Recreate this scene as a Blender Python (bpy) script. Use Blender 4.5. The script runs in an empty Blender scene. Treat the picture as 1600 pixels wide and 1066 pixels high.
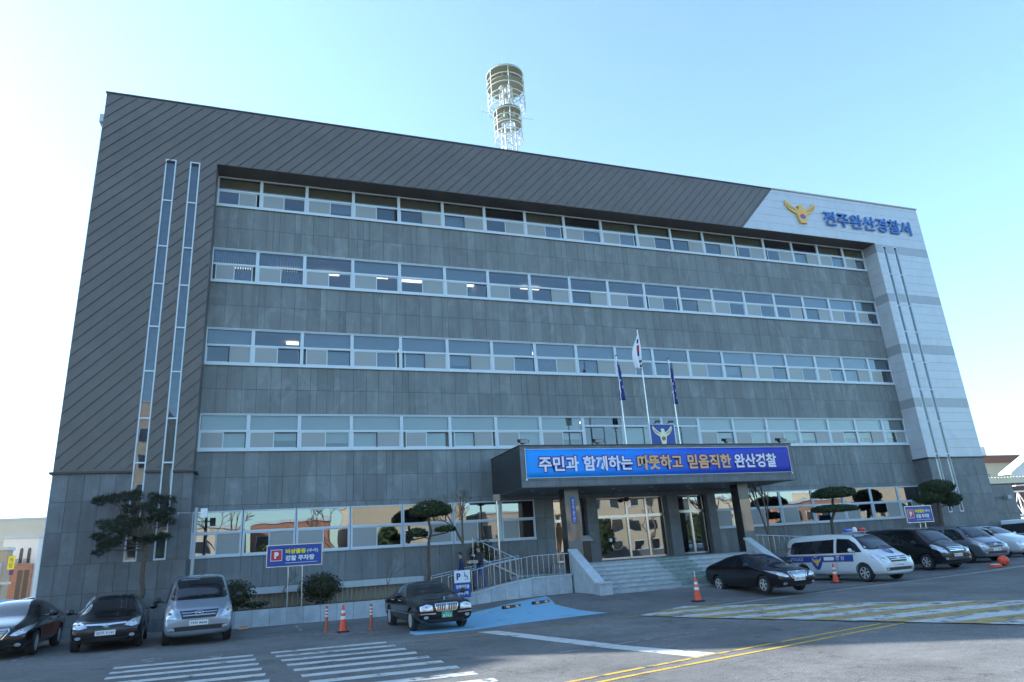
import bpy, bmesh, math, random
from mathutils import Vector, Matrix, geometry
from mathutils.bvhtree import BVHTree
R = math.radians
scene = bpy.context.scene
COL = scene.collection
random.seed(7)

# ------------------------------------------------------------------ camera
FPX, YAW, PIT, ROLL = 1057.0, R(20.374), R(17.668), R(-3.762)
CAM = Vector((7.4, -29.0, 1.85))
F_ = Vector((math.sin(YAW)*math.cos(PIT), math.cos(YAW)*math.cos(PIT), math.sin(PIT)))
r_ = Vector((math.cos(YAW), -math.sin(YAW), 0)); u_ = r_.cross(F_)
R_ = math.cos(ROLL)*r_ + math.sin(ROLL)*u_; U_ = -math.sin(ROLL)*r_ + math.cos(ROLL)*u_
cd = bpy.data.cameras.new('camera'); co = bpy.data.objects.new('camera', cd); COL.objects.link(co)
co.matrix_world = Matrix(((R_.x, U_.x, -F_.x, CAM.x), (R_.y, U_.y, -F_.y, CAM.y), (R_.z, U_.z, -F_.z, CAM.z), (0, 0, 0, 1)))
cd.sensor_width = 36; cd.lens = FPX/1600*36; cd.clip_start = 0.1; cd.clip_end = 6000
scene.camera = co

def px_ray(u, v): return F_ + R_*((u-800)/FPX) + U_*((533-v)/FPX)
def at(u, v, y):                       # the point at depth y seen at a pixel of the photograph
    d = px_ray(u, v); return CAM + d*((y-CAM.y)/d.y)

# ------------------------------------------------------------------ sky and sun
SUN_AZ, SUN_EL = R(-59), R(25)         # azimuth from +Y, positive towards +X
w = bpy.data.worlds.new('World'); scene.world = w; w.use_nodes = True
nt = w.node_tree; bg = nt.nodes['Background']
sky = nt.nodes.new('ShaderNodeTexSky'); sky.sky_type = 'NISHITA'; sky.sun_disc = False
sky.sun_elevation = SUN_EL; sky.sun_rotation = SUN_AZ
sky.air_density = 1.1; sky.dust_density = 0.8; sky.ozone_density = 2.6
tint = nt.nodes.new('ShaderNodeMix'); tint.data_type = 'RGBA'; tint.blend_type = 'MULTIPLY'; tint.inputs[0].default_value = 1
tint.inputs[7].default_value = (.78, 1.005, 1.10, 1); nt.links.new(sky.outputs[0], tint.inputs[6]); nt.links.new(tint.outputs[2], bg.inputs[0]); bg.inputs[1].default_value = 0.12
sd = bpy.data.lights.new('sun', 'SUN'); sd.energy = 5.0  # low winter sun behind the station, from the left; sd.angle = R(0.5); sd.color = (1.0, 0.82, 0.57)
so = bpy.data.objects.new('sun', sd); COL.objects.link(so)
sv = Vector((math.sin(SUN_AZ)*math.cos(SUN_EL), math.cos(SUN_AZ)*math.cos(SUN_EL), math.sin(SUN_EL)))
so.rotation_euler = sv.to_track_quat('Z', 'Y').to_euler()
scene.view_settings.view_transform = 'Standard'; scene.view_settings.look = 'None'
scene.view_settings.exposure = 1.83; scene.view_settings.gamma = 1.0

# ------------------------------------------------------------------ materials
def nodes(m): return m.node_tree.nodes, m.node_tree.links
def mat(name, col, rough=0.6, metal=0.0, coat=0.0, noise=0.0, scale=6.0, bump=0.0, bscale=60.0, attr=False, spec=0.5, emit=0, streak=False, vein=0.0):
    m = bpy.data.materials.new(name); m.use_nodes = True
    N, L = nodes(m); b = N['Principled BSDF']
    b.inputs['Base Color'].default_value = (*col, 1); b.inputs['Roughness'].default_value = rough
    b.inputs['Metallic'].default_value = metal; b.inputs['Coat Weight'].default_value = coat
    b.inputs['Coat Roughness'].default_value = 0.03
    b.inputs['Specular IOR Level'].default_value = spec
    if emit: b.inputs['Emission Color'].default_value = (*col, 1); b.inputs['Emission Strength'].default_value = emit
    src = None
    tc = N.new('ShaderNodeTexCoord')
    if noise or attr:
        mix = N.new('ShaderNodeMix'); mix.data_type = 'RGBA'; mix.blend_type = 'MULTIPLY'; mix.inputs[0].default_value = 1
        mix.inputs[6].default_value = (*col, 1)
        fac = None
        if noise:
            n = N.new('ShaderNodeTexNoise'); n.inputs['Scale'].default_value = scale; n.inputs['Detail'].default_value = 6
            n.inputs['Roughness'].default_value = 0.65
            if streak:
                mp = N.new('ShaderNodeMapping'); mp.inputs['Scale'].default_value = (1, 1, 0.15)
                L.new(tc.outputs['Object'], mp.inputs[0]); L.new(mp.outputs[0], n.inputs[0])
            else: L.new(tc.outputs['Object'], n.inputs[0])
            mr = N.new('ShaderNodeMapRange'); mr.inputs[1].default_value = 0.3; mr.inputs[2].default_value = 0.7
            mr.inputs[3].default_value = 1-noise; mr.inputs[4].default_value = 1+noise
            L.new(n.outputs[0], mr.inputs[0]); fac = mr.outputs[0]
            if vein:
                for sc_, dist, z_, lo_, hi_, w_ in ((.9, 1.6, .7, .50, .72, 1+vein), (2.6, .4, .06, .52, .74, 1-vein*.55)):
                    n3 = N.new('ShaderNodeTexNoise'); n3.inputs['Scale'].default_value = sc_; n3.inputs['Detail'].default_value = 7; n3.inputs['Distortion'].default_value = dist; n3.inputs['Roughness'].default_value = .62
                    mp3 = N.new('ShaderNodeMapping'); mp3.inputs['Scale'].default_value = (1, 1, z_); mp3.inputs['Rotation'].default_value = (0, R(20) if z_ > .5 else 0, 0)
                    L.new(tc.outputs['Object'], mp3.inputs[0]); L.new(mp3.outputs[0], n3.inputs[0])
                    m3 = N.new('ShaderNodeMapRange'); m3.inputs[1].default_value = lo_; m3.inputs[2].default_value = hi_; m3.inputs[3].default_value = 1; m3.inputs[4].default_value = w_
                    L.new(n3.outputs[0], m3.inputs[0]); mm = N.new('ShaderNodeMath'); mm.operation = 'MULTIPLY'; L.new(fac, mm.inputs[0]); L.new(m3.outputs[0], mm.inputs[1]); fac = mm.outputs[0]
        if attr:
            a = N.new('ShaderNodeAttribute'); a.attribute_name = 'tone'
            if fac:
                mu = N.new('ShaderNodeMath'); mu.operation = 'MULTIPLY'
                L.new(fac, mu.inputs[0]); L.new(a.outputs['Fac'], mu.inputs[1]); fac = mu.outputs[0]
            else: fac = a.outputs['Fac']
        L.new(fac, mix.inputs[7]); L.new(mix.outputs[2], b.inputs['Base Color'])
    if bump:
        n2 = N.new('ShaderNodeTexNoise'); n2.inputs['Scale'].default_value = bscale; n2.inputs['Detail'].default_value = 4
        L.new(tc.outputs['Object'], n2.inputs[0])
        bp = N.new('ShaderNodeBump'); bp.inputs['Strength'].default_value = bump; bp.inputs['Distance'].default_value = 0.02
        L.new(n2.outputs[0], bp.inputs['Height']); L.new(bp.outputs[0], b.inputs['Normal'])
    return m

def leafmat(name, c1, c2):
    m = bpy.data.materials.new(name); m.use_nodes = True; N, L = nodes(m); b = N['Principled BSDF']
    a = N.new('ShaderNodeAttribute'); a.attribute_name = 'tone'
    mx = N.new('ShaderNodeMix'); mx.data_type = 'RGBA'; mx.inputs[6].default_value = (*c1, 1); mx.inputs[7].default_value = (*c2, 1)
    L.new(a.outputs['Fac'], mx.inputs[0]); L.new(mx.outputs[2], b.inputs['Base Color'])
    b.inputs['Roughness'].default_value = 0.7; b.inputs['Specular IOR Level'].default_value = 0.25
    return m

def glassmat(name, tint, refl, rough=0.01, wavy=0.0):
    m = bpy.data.materials.new(name); m.use_nodes = True; N, L = nodes(m)
    N.remove(N['Principled BSDF']); out = N['Material Output']
    t = N.new('ShaderNodeBsdfTransparent'); t.inputs[0].default_value = (*tint, 1)
    g = N.new('ShaderNodeBsdfGlossy'); g.inputs['Roughness'].default_value = rough; g.inputs[0].default_value = (0.9, 0.95, 1, 1)
    fr = N.new('ShaderNodeFresnel'); fr.inputs[0].default_value = 1.5
    ma = N.new('ShaderNodeMath'); ma.operation = 'ADD'; ma.inputs[1].default_value = refl; ma.use_clamp = True
    L.new(fr.outputs[0], ma.inputs[0])
    if wavy:
        tc = N.new('ShaderNodeTexCoord'); n = N.new('ShaderNodeTexNoise'); n.inputs['Scale'].default_value = 0.9; n.inputs['Detail'].default_value = 1
        L.new(tc.outputs['Object'], n.inputs[0]); bp = N.new('ShaderNodeBump'); bp.inputs['Strength'].default_value = wavy; bp.inputs['Distance'].default_value = 0.1
        L.new(n.outputs[0], bp.inputs['Height']); L.new(bp.outputs[0], g.inputs['Normal'])
    mx = N.new('ShaderNodeMixShader'); L.new(ma.outputs[0], mx.inputs[0]); L.new(t.outputs[0], mx.inputs[1]); L.new(g.outputs[0], mx.inputs[2])
    L.new(mx.outputs[0], out.inputs[0]); return m

M = {}
M['stone'] = mat('grey_stone', (0.162, 0.178, 0.178), 0.62, noise=0.16, scale=2.2, attr=True, streak=True, vein=.34, bump=0.15, bscale=25)
M['stone_base'] = mat('blue_grey_stone', (0.115, 0.125, 0.13), 0.5, noise=0.16, scale=1.6, attr=True, vein=.42, bump=0.1, bscale=25)
M['joint'] = mat('joint_backing', (0.025, 0.025, 0.027), 0.9)
M['metal_clad'] = mat('zinc_cladding', (0.118, 0.105, 0.098), 0.5, metal=0.1, noise=0.10, scale=0.5, attr=True, vein=.12, bump=.25, bscale=1.6)
M['seam'] = mat('seam_metal', (0.06, 0.055, 0.052), 0.5, metal=0.3)
M['cap'] = mat('dark_cap', (0.05, 0.05, 0.052), 0.5, metal=0.3)
M['soffit'] = mat('brown_soffit', (0.05, 0.04, 0.034), 0.5)
M['white_clad'] = mat('white_aluminium', (0.47, 0.50, 0.53), 0.4, metal=0.1, noise=0.04, scale=1.2, attr=True, vein=-.10)
M['frame'] = mat('window_frame_paint', (0.55, 0.62, 0.66), 0.4)
M['steel'] = mat('brushed_steel', (0.62, 0.61, 0.58), 0.25, metal=0.9)
M['dark_frame'] = mat('dark_rubber', (0.02, 0.02, 0.02), 0.5)
M['glass'] = glassmat('reflective_glass', (0.62, 0.70, 0.74), 0.08, wavy=0.03)
M['glass_low'] = glassmat('mirror_tinted_glass', (0.13, 0.14, 0.15), 0.21, wavy=0.05)
M['glass_clear'] = glassmat('clear_glass', (0.7, 0.75, 0.75), 0.08)
M['screen'] = mat('insect_screen', (0.26, 0.28, 0.275), 0.4, spec=0.8)
M['blind'] = mat('roller_blind', (0.50, 0.53, 0.47), 0.8, noise=0.04, scale=1)
M['blind_grey'] = mat('grey_blind', (0.27, 0.31, 0.33), 0.8, noise=0.06, scale=1)
M['blind_slat'] = mat('vertical_blind', (0.16, 0.19, 0.23), 0.7, noise=0.2, scale=4)
M['blind_brown'] = mat('brown_panel', (0.26, 0.20, 0.11), 0.7, noise=0.1, scale=1)
M['room'] = mat('room_wall', (0.25, 0.25, 0.24), 0.9)
M['ceiling'] = mat('room_ceiling', (0.5, 0.5, 0.48), 0.9)
M['tube'] = mat('tube_light', (1.0, 0.92, 0.75), 0.5, emit=.9)
M['conc'] = mat('pale_granite', (0.41, 0.45, 0.47), 0.6, noise=0.2, scale=2.5, attr=True, bump=0.1, bscale=20)
M['conc_top'] = mat('granite_cap', (0.48, 0.52, 0.54), 0.5, noise=0.12, scale=4)
M['step'] = mat('granite_step', (0.30, 0.33, 0.33), 0.6, noise=0.3, scale=3)
M['mat_green'] = mat('green_mat', (0.03, 0.27, 0.16), 0.9, noise=0.15, scale=8)
M['black_panel'] = mat('black_panel', (0.018, 0.02, 0.022), 0.25)
M['soil'] = mat('soil', (0.05, 0.04, 0.03), 0.95, noise=0.4, scale=6)
M['yellow_paint'] = mat('yellow_paint', (0.55, 0.32, 0.055), 0.7, noise=0.25, scale=5)
M['white'] = mat('white_plain', (0.75, 0.75, 0.73), 0.5)
M['chrome'] = mat('chrome', (0.85, 0.85, 0.86), 0.12, metal=1.0)
M['tyre'] = mat('tyre_rubber', (0.018, 0.018, 0.018), 0.85)
M['rim'] = mat('alloy_rim', (0.62, 0.63, 0.64), 0.35, metal=0.4)
M['black_plastic'] = mat('black_plastic', (0.015, 0.015, 0.016), 0.45)
M['carglass'] = mat('tinted_car_glass', (0.010, 0.012, 0.016), 0.05, coat=0.2, spec=0.55)
M['lamp'] = mat('headlamp', (0.62, 0.64, 0.66), 0.12, metal=0.55, coat=1.0, noise=0.35, scale=14)
M['amber'] = mat('amber_lens', (0.8, 0.3, 0.08), 0.25)
M['red'] = mat('red_plastic', (0.55, 0.02, 0.02), 0.3)
M['blue_lens'] = mat('blue_lens', (0.02, 0.10, 0.55), 0.15, coat=1)
M['cone'] = mat('orange_cone', (0.75, 0.085, 0.035), 0.5, noise=0.12, scale=6)
M['post_o'] = mat('faded_orange', (0.42, 0.10, 0.045), 0.6, noise=0.15, scale=6)
M['refl'] = mat('reflective_white', (0.72, 0.70, 0.66), 0.4)
M['bark'] = mat('bark', (0.10, 0.075, 0.055), 0.9, noise=0.35, scale=12, bump=0.4, bscale=30)
M['bark_grey'] = mat('grey_bark', (0.16, 0.13, 0.105), 0.9, noise=0.3, scale=12)
M['leaf'] = leafmat('topiary_leaf', (0.012, 0.022, 0.008), (0.045, 0.07, 0.02))
M['pine'] = leafmat('pine_needle', (0.012, 0.02, 0.012), (0.04, 0.055, 0.025))
M['bush'] = leafmat('bush_leaf', (0.012, 0.016, 0.007), (0.05, 0.058, 0.02))
M['sign_blue'] = mat('sign_blue', (0.008, 0.055, 0.29), 0.45)
M['sign_red'] = mat('sign_red', (0.60, 0.02, 0.03), 0.45)
M['sign_yellow'] = mat('sign_yellow', (0.85, 0.68, 0.02), 0.5)
M['letter_blue'] = mat('letter_blue', (0.008, 0.12, 0.42), 0.4)
M['gold'] = mat('emblem_gold', (0.72, 0.42, 0.09), 0.45, noise=0.1, scale=5)
M['emb_cream'] = mat('emblem_cream', (0.78, 0.75, 0.55), 0.5)
M['emb_dark'] = mat('emblem_line', (0.30, 0.17, 0.03), 0.6)
M['outline'] = mat('letter_outline', (0.05, 0.03, 0.22), 0.6)
M['letter_cream'] = mat('letter_cream', (0.80, 0.74, 0.82), 0.6)
M['letter_orange'] = mat('letter_orange', (0.78, 0.42, 0.16), 0.6)
M['plate'] = mat('plate_white', (0.72, 0.74, 0.74), 0.4)
M['plate_g'] = mat('plate_green', (0.03, 0.33, 0.19), 0.4)
M['ink'] = mat('plate_ink', (0.02, 0.03, 0.06), 0.5)
M['skin'] = mat('skin', (0.45, 0.26, 0.18), 0.6)
M['hair'] = mat('hair', (0.015, 0.012, 0.01), 0.6)
M['navy'] = mat('navy_cloth', (0.02, 0.025, 0.09), 0.85)
M['dark_cloth'] = mat('dark_cloth', (0.018, 0.02, 0.028), 0.85)
M['jeans'] = mat('blue_jeans', (0.035, 0.09, 0.26), 0.85)
M['flag_white'] = mat('flag_white', (0.70, 0.71, 0.74), 0.8)
M['flag_blue'] = mat('flag_navy', (0.025, 0.03, 0.20), 0.8)
M['flag_red'] = mat('flag_red', (0.45, 0.03, 0.06), 0.8)
M['tower'] = mat('tower_paint', (0.50, 0.52, 0.48), 0.5)
M['tower_deck'] = mat('tower_deck', (0.22, 0.23, 0.16), 0.8)
M['grey_box'] = mat('grey_box', (0.35, 0.37, 0.37), 0.5)
M['cream'] = mat('cream_wall', (0.62, 0.54, 0.40), 0.85, noise=0.06, scale=0.5)
M['bwhite'] = mat('white_wall', (0.72, 0.70, 0.66), 0.85, noise=0.05, scale=0.5)
M['beige'] = mat('beige_wall', (0.42, 0.34, 0.25), 0.85, noise=0.06, scale=0.5)
M['tanwall'] = mat('tan_wall', (0.47, 0.39, 0.27), 0.85, noise=0.08, scale=0.5)
M['brownwall'] = mat('brown_wall', (0.20, 0.075, 0.045), 0.85, noise=0.1, scale=2)
M['orange_wall'] = mat('terracotta_wall', (0.34, 0.18, 0.11), 0.85, noise=0.1, scale=1)
M['hill'] = mat('hill_green', (0.07, 0.10, 0.06), 0.9, noise=0.3, scale=0.02)
M['darkglass'] = mat('dark_window', (0.02, 0.025, 0.03), 0.08, spec=0.8)
M['tarp'] = mat('blue_tarp', (0.12, 0.26, 0.62), 0.5, noise=0.1, scale=3)
M['plaque'] = mat('plaque_blue', (0.03, 0.08, 0.35), 0.4)

def brickmat():
    m = bpy.data.materials.new('red_brick'); m.use_nodes = True; N, L = nodes(m); b = N['Principled BSDF']
    tc = N.new('ShaderNodeTexCoord'); mp = N.new('ShaderNodeMapping'); mp.inputs['Rotation'].default_value = (R(90), 0, 0)
    br = N.new('ShaderNodeTexBrick'); br.inputs['Scale'].default_value = 2.2
    br.inputs['Color1'].default_value = (0.42, 0.17, 0.09, 1); br.inputs['Color2'].default_value = (0.30, 0.11, 0.06, 1); br.inputs['Mortar'].default_value = (0.35, 0.28, 0.22, 1)
    L.new(tc.outputs['Object'], mp.inputs[0]); L.new(mp.outputs[0], br.inputs[0]); L.new(br.outputs[0], b.inputs['Base Color']); b.inputs['Roughness'].default_value = 0.9
    return m
M['brick'] = brickmat()

def asphalt():
    m = bpy.data.materials.new('asphalt'); m.use_nodes = True; N, L = nodes(m); b = N['Principled BSDF']
    tc = N.new('ShaderNodeTexCoord')
    def noise(s, d=5, r=0.6):
        n = N.new('ShaderNodeTexNoise'); n.inputs['Scale'].default_value = s; n.inputs['Detail'].default_value = d; n.inputs['Roughness'].default_value = r
        L.new(tc.outputs['Object'], n.inputs[0]); return n
    a = noise(38, 3, .8); c = noise(0.35, 5, .6); e = noise(3.5, 6, .7)
    r1 = N.new('ShaderNodeValToRGB'); r1.color_ramp.elements[0].position = .34; r1.color_ramp.elements[0].color = (0.074, 0.073, 0.070, 1)
    r1.color_ramp.elements[1].position = .66; r1.color_ramp.elements[1].color = (0.222, 0.218, 0.206, 1); L.new(a.outputs[0], r1.inputs[0])
    def mul(x, n, lo, hi):
        mr = N.new('ShaderNodeMapRange'); mr.inputs[1].default_value = .3; mr.inputs[2].default_value = .7; mr.inputs[3].default_value = lo; mr.inputs[4].default_value = hi
        L.new(n.outputs[0], mr.inputs[0]); mx = N.new('ShaderNodeMix'); mx.data_type = 'RGBA'; mx.blend_type = 'MULTIPLY'; mx.inputs[0].default_value = 1
        L.new(x, mx.inputs[6]); L.new(mr.outputs[0], mx.inputs[7]); return mx.outputs[2]
    o = mul(r1.outputs[0], c, .74, 1.26); o = mul(o, e, .84, 1.16)
    v = N.new('ShaderNodeTexVoronoi'); v.feature = 'DISTANCE_TO_EDGE'; v.inputs['Scale'].default_value = 0.16
    nd = noise(1.2, 4); va = N.new('ShaderNodeVectorMath'); va.operation = 'MULTIPLY_ADD'; va.inputs[1].default_value = (1.5, 1.5, 1.5)
    L.new(nd.outputs[1], va.inputs[0]); L.new(tc.outputs['Object'], va.inputs[2]); L.new(va.outputs[0], v.inputs[0])
    cr = N.new('ShaderNodeMapRange'); cr.inputs[1].default_value = 0; cr.inputs[2].default_value = .0045; cr.inputs[3].default_value = .55; cr.inputs[4].default_value = 1
    L.new(v.outputs[0], cr.inputs[0]); mx = N.new('ShaderNodeMix'); mx.data_type = 'RGBA'; mx.blend_type = 'MULTIPLY'; mx.inputs[0].default_value = 1
    L.new(o, mx.inputs[6]); L.new(cr.outputs[0], mx.inputs[7]); L.new(mx.outputs[2], b.inputs['Base Color'])
    b.inputs['Roughness'].default_value = .85; b.inputs['Specular IOR Level'].default_value = .3
    src_ = mx.outputs[2]
    for sc_, lo_, hi_, w_ in ((1.1, .60, .68, .72), (.22, .54, .60, .86), (5.5, .66, .72, .68)):
        nn = noise(sc_, 5, .55); mr2 = N.new('ShaderNodeMapRange'); mr2.inputs[1].default_value = lo_; mr2.inputs[2].default_value = hi_; mr2.inputs[3].default_value = 1; mr2.inputs[4].default_value = w_
        L.new(nn.outputs[0], mr2.inputs[0]); m4 = N.new('ShaderNodeMix'); m4.data_type = 'RGBA'; m4.blend_type = 'MULTIPLY'; m4.inputs[0].default_value = 1
        L.new(src_, m4.inputs[6]); L.new(mr2.outputs[0], m4.inputs[7]); src_ = m4.outputs[2]
    L.new(src_, b.inputs['Base Color'])
    bp = N.new('ShaderNodeBump'); bp.inputs['Strength'].default_value = .5; bp.inputs['Distance'].default_value = .01
    L.new(a.outputs[0], bp.inputs['Height']); L.new(bp.outputs[0], b.inputs['Normal'])
    return m
M['asphalt'] = asphalt()

def worn(name, col, wear, scale=2.5):
    m = bpy.data.materials.new(name); m.use_nodes = True; N, L = nodes(m); b = N['Principled BSDF']
    tc = N.new('ShaderNodeTexCoord'); n = N.new('ShaderNodeTexNoise'); n.inputs['Scale'].default_value = scale; n.inputs['Detail'].default_value = 9; n.inputs['Roughness'].default_value = .75
    L.new(tc.outputs['Object'], n.inputs[0]); mr = N.new('ShaderNodeMapRange'); mr.inputs[1].default_value = wear; mr.inputs[2].default_value = wear+.07
    L.new(n.outputs[0], mr.inputs[0]); mx = N.new('ShaderNodeMix'); mx.data_type = 'RGBA'; mx.inputs[6].default_value = (.11, .108, .102, 1); mx.inputs[7].default_value = (*col, 1)
    L.new(mr.outputs[0], mx.inputs[0]); L.new(mx.outputs[2], b.inputs['Base Color']); b.inputs['Roughness'].default_value = .8
    return m
M['m_white'] = worn('road_white', (.50, .50, .48), .38)
M['m_yellow'] = worn('road_yellow', (.50, .31, .05), .40)
M['m_hump_y'] = worn('hump_yellow', (.36, .25, .08), .42)
M['m_hump_w'] = worn('hump_white', (.46, .47, .46), .42)
M['m_blue'] = worn('road_blue', (.20, .42, .56), .34, 1.4)
M['m_thin'] = worn('faint_white', (.34, .34, .33), .48)
M['drain'] = mat('drain_dark', (.035, .035, .035), .8, noise=.3, scale=5)
M['kerbstrip'] = mat('gutter_concrete', (.22, .22, .21), .8, noise=.25, scale=4)

# ------------------------------------------------------------------ mesh helpers
class MB:
    def __init__(s): s.v = []; s.f = []; s.m = []; s.t = []
    def add(s, vs, fs, mi=0, tone=1.0):
        o = len(s.v); s.v.extend([tuple(p) for p in vs])
        for f in fs: s.f.append([i+o for i in f]); s.m.append(mi); s.t.append(tone)
        return s
    def box(s, x0, x1, y0, y1, z0, z1, mi=0, tone=1.0):
        return s.add([(x0,y0,z0),(x1,y0,z0),(x1,y1,z0),(x0,y1,z0),(x0,y0,z1),(x1,y0,z1),(x1,y1,z1),(x0,y1,z1)],
                     [(0,3,2,1),(4,5,6,7),(0,1,5,4),(1,2,6,5),(2,3,7,6),(3,0,4,7)], mi, tone)
    def quad(s, a, b, c, d, mi=0, tone=1.0): return s.add([a,b,c,d], [(0,1,2,3)], mi, tone)
    def prism(s, pts, axis, a, b, mi=0, tone=1.0):      # closed 2D outline extruded along an axis from a to b
        n = len(pts)
        def P(p, t): return (t,p[0],p[1]) if axis == 'x' else (p[0],t,p[1]) if axis == 'y' else (p[0],p[1],t)
        vs = [P(p, a) for p in pts]+[P(p, b) for p in pts]
        fs = [tuple(range(n)), tuple(range(2*n-1, n-1, -1))]+[(i, i+n, (i+1) % n+n, (i+1) % n) for i in range(n)]
        return s.add(vs, fs, mi, tone)
    def tube(s, p, q, r, r2=None, n=8, mi=0, tone=1.0, cap=True):
        p, q = Vector(p), Vector(q); d = (q-p)
        if d.length < 1e-6: return s
        d.normalize(); a = d.orthogonal().normalized(); b = d.cross(a); r2 = r if r2 is None else r2
        vs = [p+(a*math.cos(t)+b*math.sin(t))*r for t in [2*math.pi*i/n for i in range(n)]]
        vs += [q+(a*math.cos(t)+b*math.sin(t))*r2 for t in [2*math.pi*i/n for i in range(n)]]
        fs = [(i, (i+1) % n, (i+1) % n+n, i+n) for i in range(n)]
        if cap: fs += [tuple(range(n-1, -1, -1)), tuple(range(n, 2*n))]
        return s.add(vs, fs, mi, tone)
    def lathe(s, prof, c=(0,0,0), n=16, mi=0, axis='z', cap=True):
        o = []
        for r, z in prof:
            for i in range(n):
                t = 2*math.pi*i/n; x, y = r*math.cos(t), r*math.sin(t)
                o.append((c[0]+x, c[1]+y, c[2]+z) if axis == 'z' else (c[0]+x, c[1]+z, c[2]+y) if axis == 'y' else (c[0]+z, c[1]+x, c[2]+y))
        fs = []
        for k in range(len(prof)-1):
            for i in range(n): fs.append((k*n+i, k*n+(i+1) % n, (k+1)*n+(i+1) % n, (k+1)*n+i))
        if cap: fs.append(tuple(range(n-1, -1, -1))); fs.append(tuple(range((len(prof)-1)*n, len(prof)*n)))
        return s.add(o, fs, mi)
    def ring(s, c, rad, tr, n=28, k=6, mi=0):
        vs = []; fs = []
        for i in range(n):
            t = 2*math.pi*i/n
            for j in range(k):
                u = 2*math.pi*j/k; rr = rad+tr*math.cos(u)
                vs.append((c[0]+rr*math.cos(t), c[1]+rr*math.sin(t), c[2]+tr*math.sin(u)))
        for i in range(n):
            for j in range(k): fs.append((i*k+j, ((i+1) % n)*k+j, ((i+1) % n)*k+(j+1) % k, i*k+(j+1) % k))
        return s.add(vs, fs, mi)
    def build(s, name, mats, parent=None, smooth=False, loc=None, ang=35, keep=False):
        me = bpy.data.meshes.new(name); me.from_pydata(s.v, [], s.f)
        if not isinstance(mats, (list, tuple)): mats = [mats]
        for m in mats: me.materials.append(M[m] if isinstance(m, str) else m)
        me.polygons.foreach_set('material_index', s.m)
        at_ = me.attributes.new('tone', 'FLOAT', 'FACE'); at_.data.foreach_set('value', s.t)
        me.update()
        bm = bmesh.new(); bm.from_mesh(me); 
        if not keep: bmesh.ops.recalc_face_normals(bm, faces=bm.faces)
        if smooth:
            for f in bm.faces: f.smooth = True
            for e in bm.edges:
                if len(e.link_faces) == 2 and e.calc_face_angle(0) > R(ang): e.smooth = False
        bm.to_mesh(me); bm.free()
        o = bpy.data.objects.new(name, me); COL.objects.link(o)
        if loc: o.location = loc
        if parent: o.parent = parent
        return o

def tag(o, label=None, cat=None, group=None, kind=None):
    if label: o['label'] = label
    if cat: o['category'] = cat
    if group: o['group'] = group
    if kind: o['kind'] = kind
    return o
def empty(name, loc=(0,0,0), rz=0, **k):
    o = bpy.data.objects.new(name, None); COL.objects.link(o); o.location = loc; o.rotation_euler.z = rz
    o.empty_display_size = 0.2
    return tag(o, **k)
def kids(o): return [c for c in bpy.data.objects if c.parent == o]
def copy_tree(o, parent=None):
    c = o.copy(); COL.objects.link(c); c.parent = parent
    for ch in kids(o): copy_tree(ch, c)
    return c

def text_mb(body, size, bold=0.0, extrude=0.004, spacing=1.0, width=None, height=None):
    """lettering as vertices/faces in local x (right), z (up), y (depth), starting at the origin"""
    cu = bpy.data.curves.new('t', 'FONT'); cu.body = body; cu.size = size; cu.offset = bold; cu.extrude = extrude; cu.space_character = spacing
    cu.resolution_u = 3
    ob = bpy.data.objects.new('t', cu); COL.objects.link(ob)
    dg = bpy.context.evaluated_depsgraph_get(); dg.update()
    me = bpy.data.meshes.new_from_object(ob.evaluated_get(dg))
    vs = [v.co.copy() for v in me.vertices]; fs = [tuple(p.vertices) for p in me.polygons]
    bpy.data.objects.remove(ob); bpy.data.curves.remove(cu); bpy.data.meshes.remove(me)
    if not vs: return [], []
    x0 = min(v.x for v in vs); x1 = max(v.x for v in vs); y0 = min(v.y for v in vs); y1 = max(v.y for v in vs)
    sx = width/(x1-x0) if width else 1; sz = height/(y1-y0) if height else 1
    return [((v.x-x0)*sx, -v.z, (v.y-y0)*sz) for v in vs], fs
def text(name, body, loc, size, mats, parent=None, bold=0.0, extrude=0.004, spacing=1.0, width=None, height=None, rot=0, outline=None, om='outline'):
    mb = MB(); mats = [mats] if isinstance(mats, str) else list(mats)
    c, s_ = math.cos(rot), math.sin(rot)
    def put(vs, fs, mi, dy):
        mb.add([(loc[0]+x*c-(y+dy)*s_, loc[1]+x*s_+(y+dy)*c, loc[2]+z) for x, y, z in vs], fs, mi)
    vs, fs = text_mb(body, size, bold, extrude, spacing, width, height); put(vs, fs, 0, 0)
    if outline:
        v2, f2 = text_mb(body, size, bold+outline, extrude, spacing)
        # same centre and scale as the letters
        if width or height:
            a, _ = text_mb(body, size, bold, extrude, spacing); W0 = max(v[0] for v in a); H0 = max(v[2] for v in a)
            W2 = max(v[0] for v in v2); H2 = max(v[2] for v in v2)
            sx = (width or W0)/W0; sz = (height or H0)/H0
            v2 = [((v[0]-(W2-W0)/2)*sx, v[1], (v[2]-(H2-H0)/2)*sz) for v in v2]
        put(v2, f2, 1, 0.006); mats.append(om)
    return mb.build(name, mats, parent)

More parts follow.
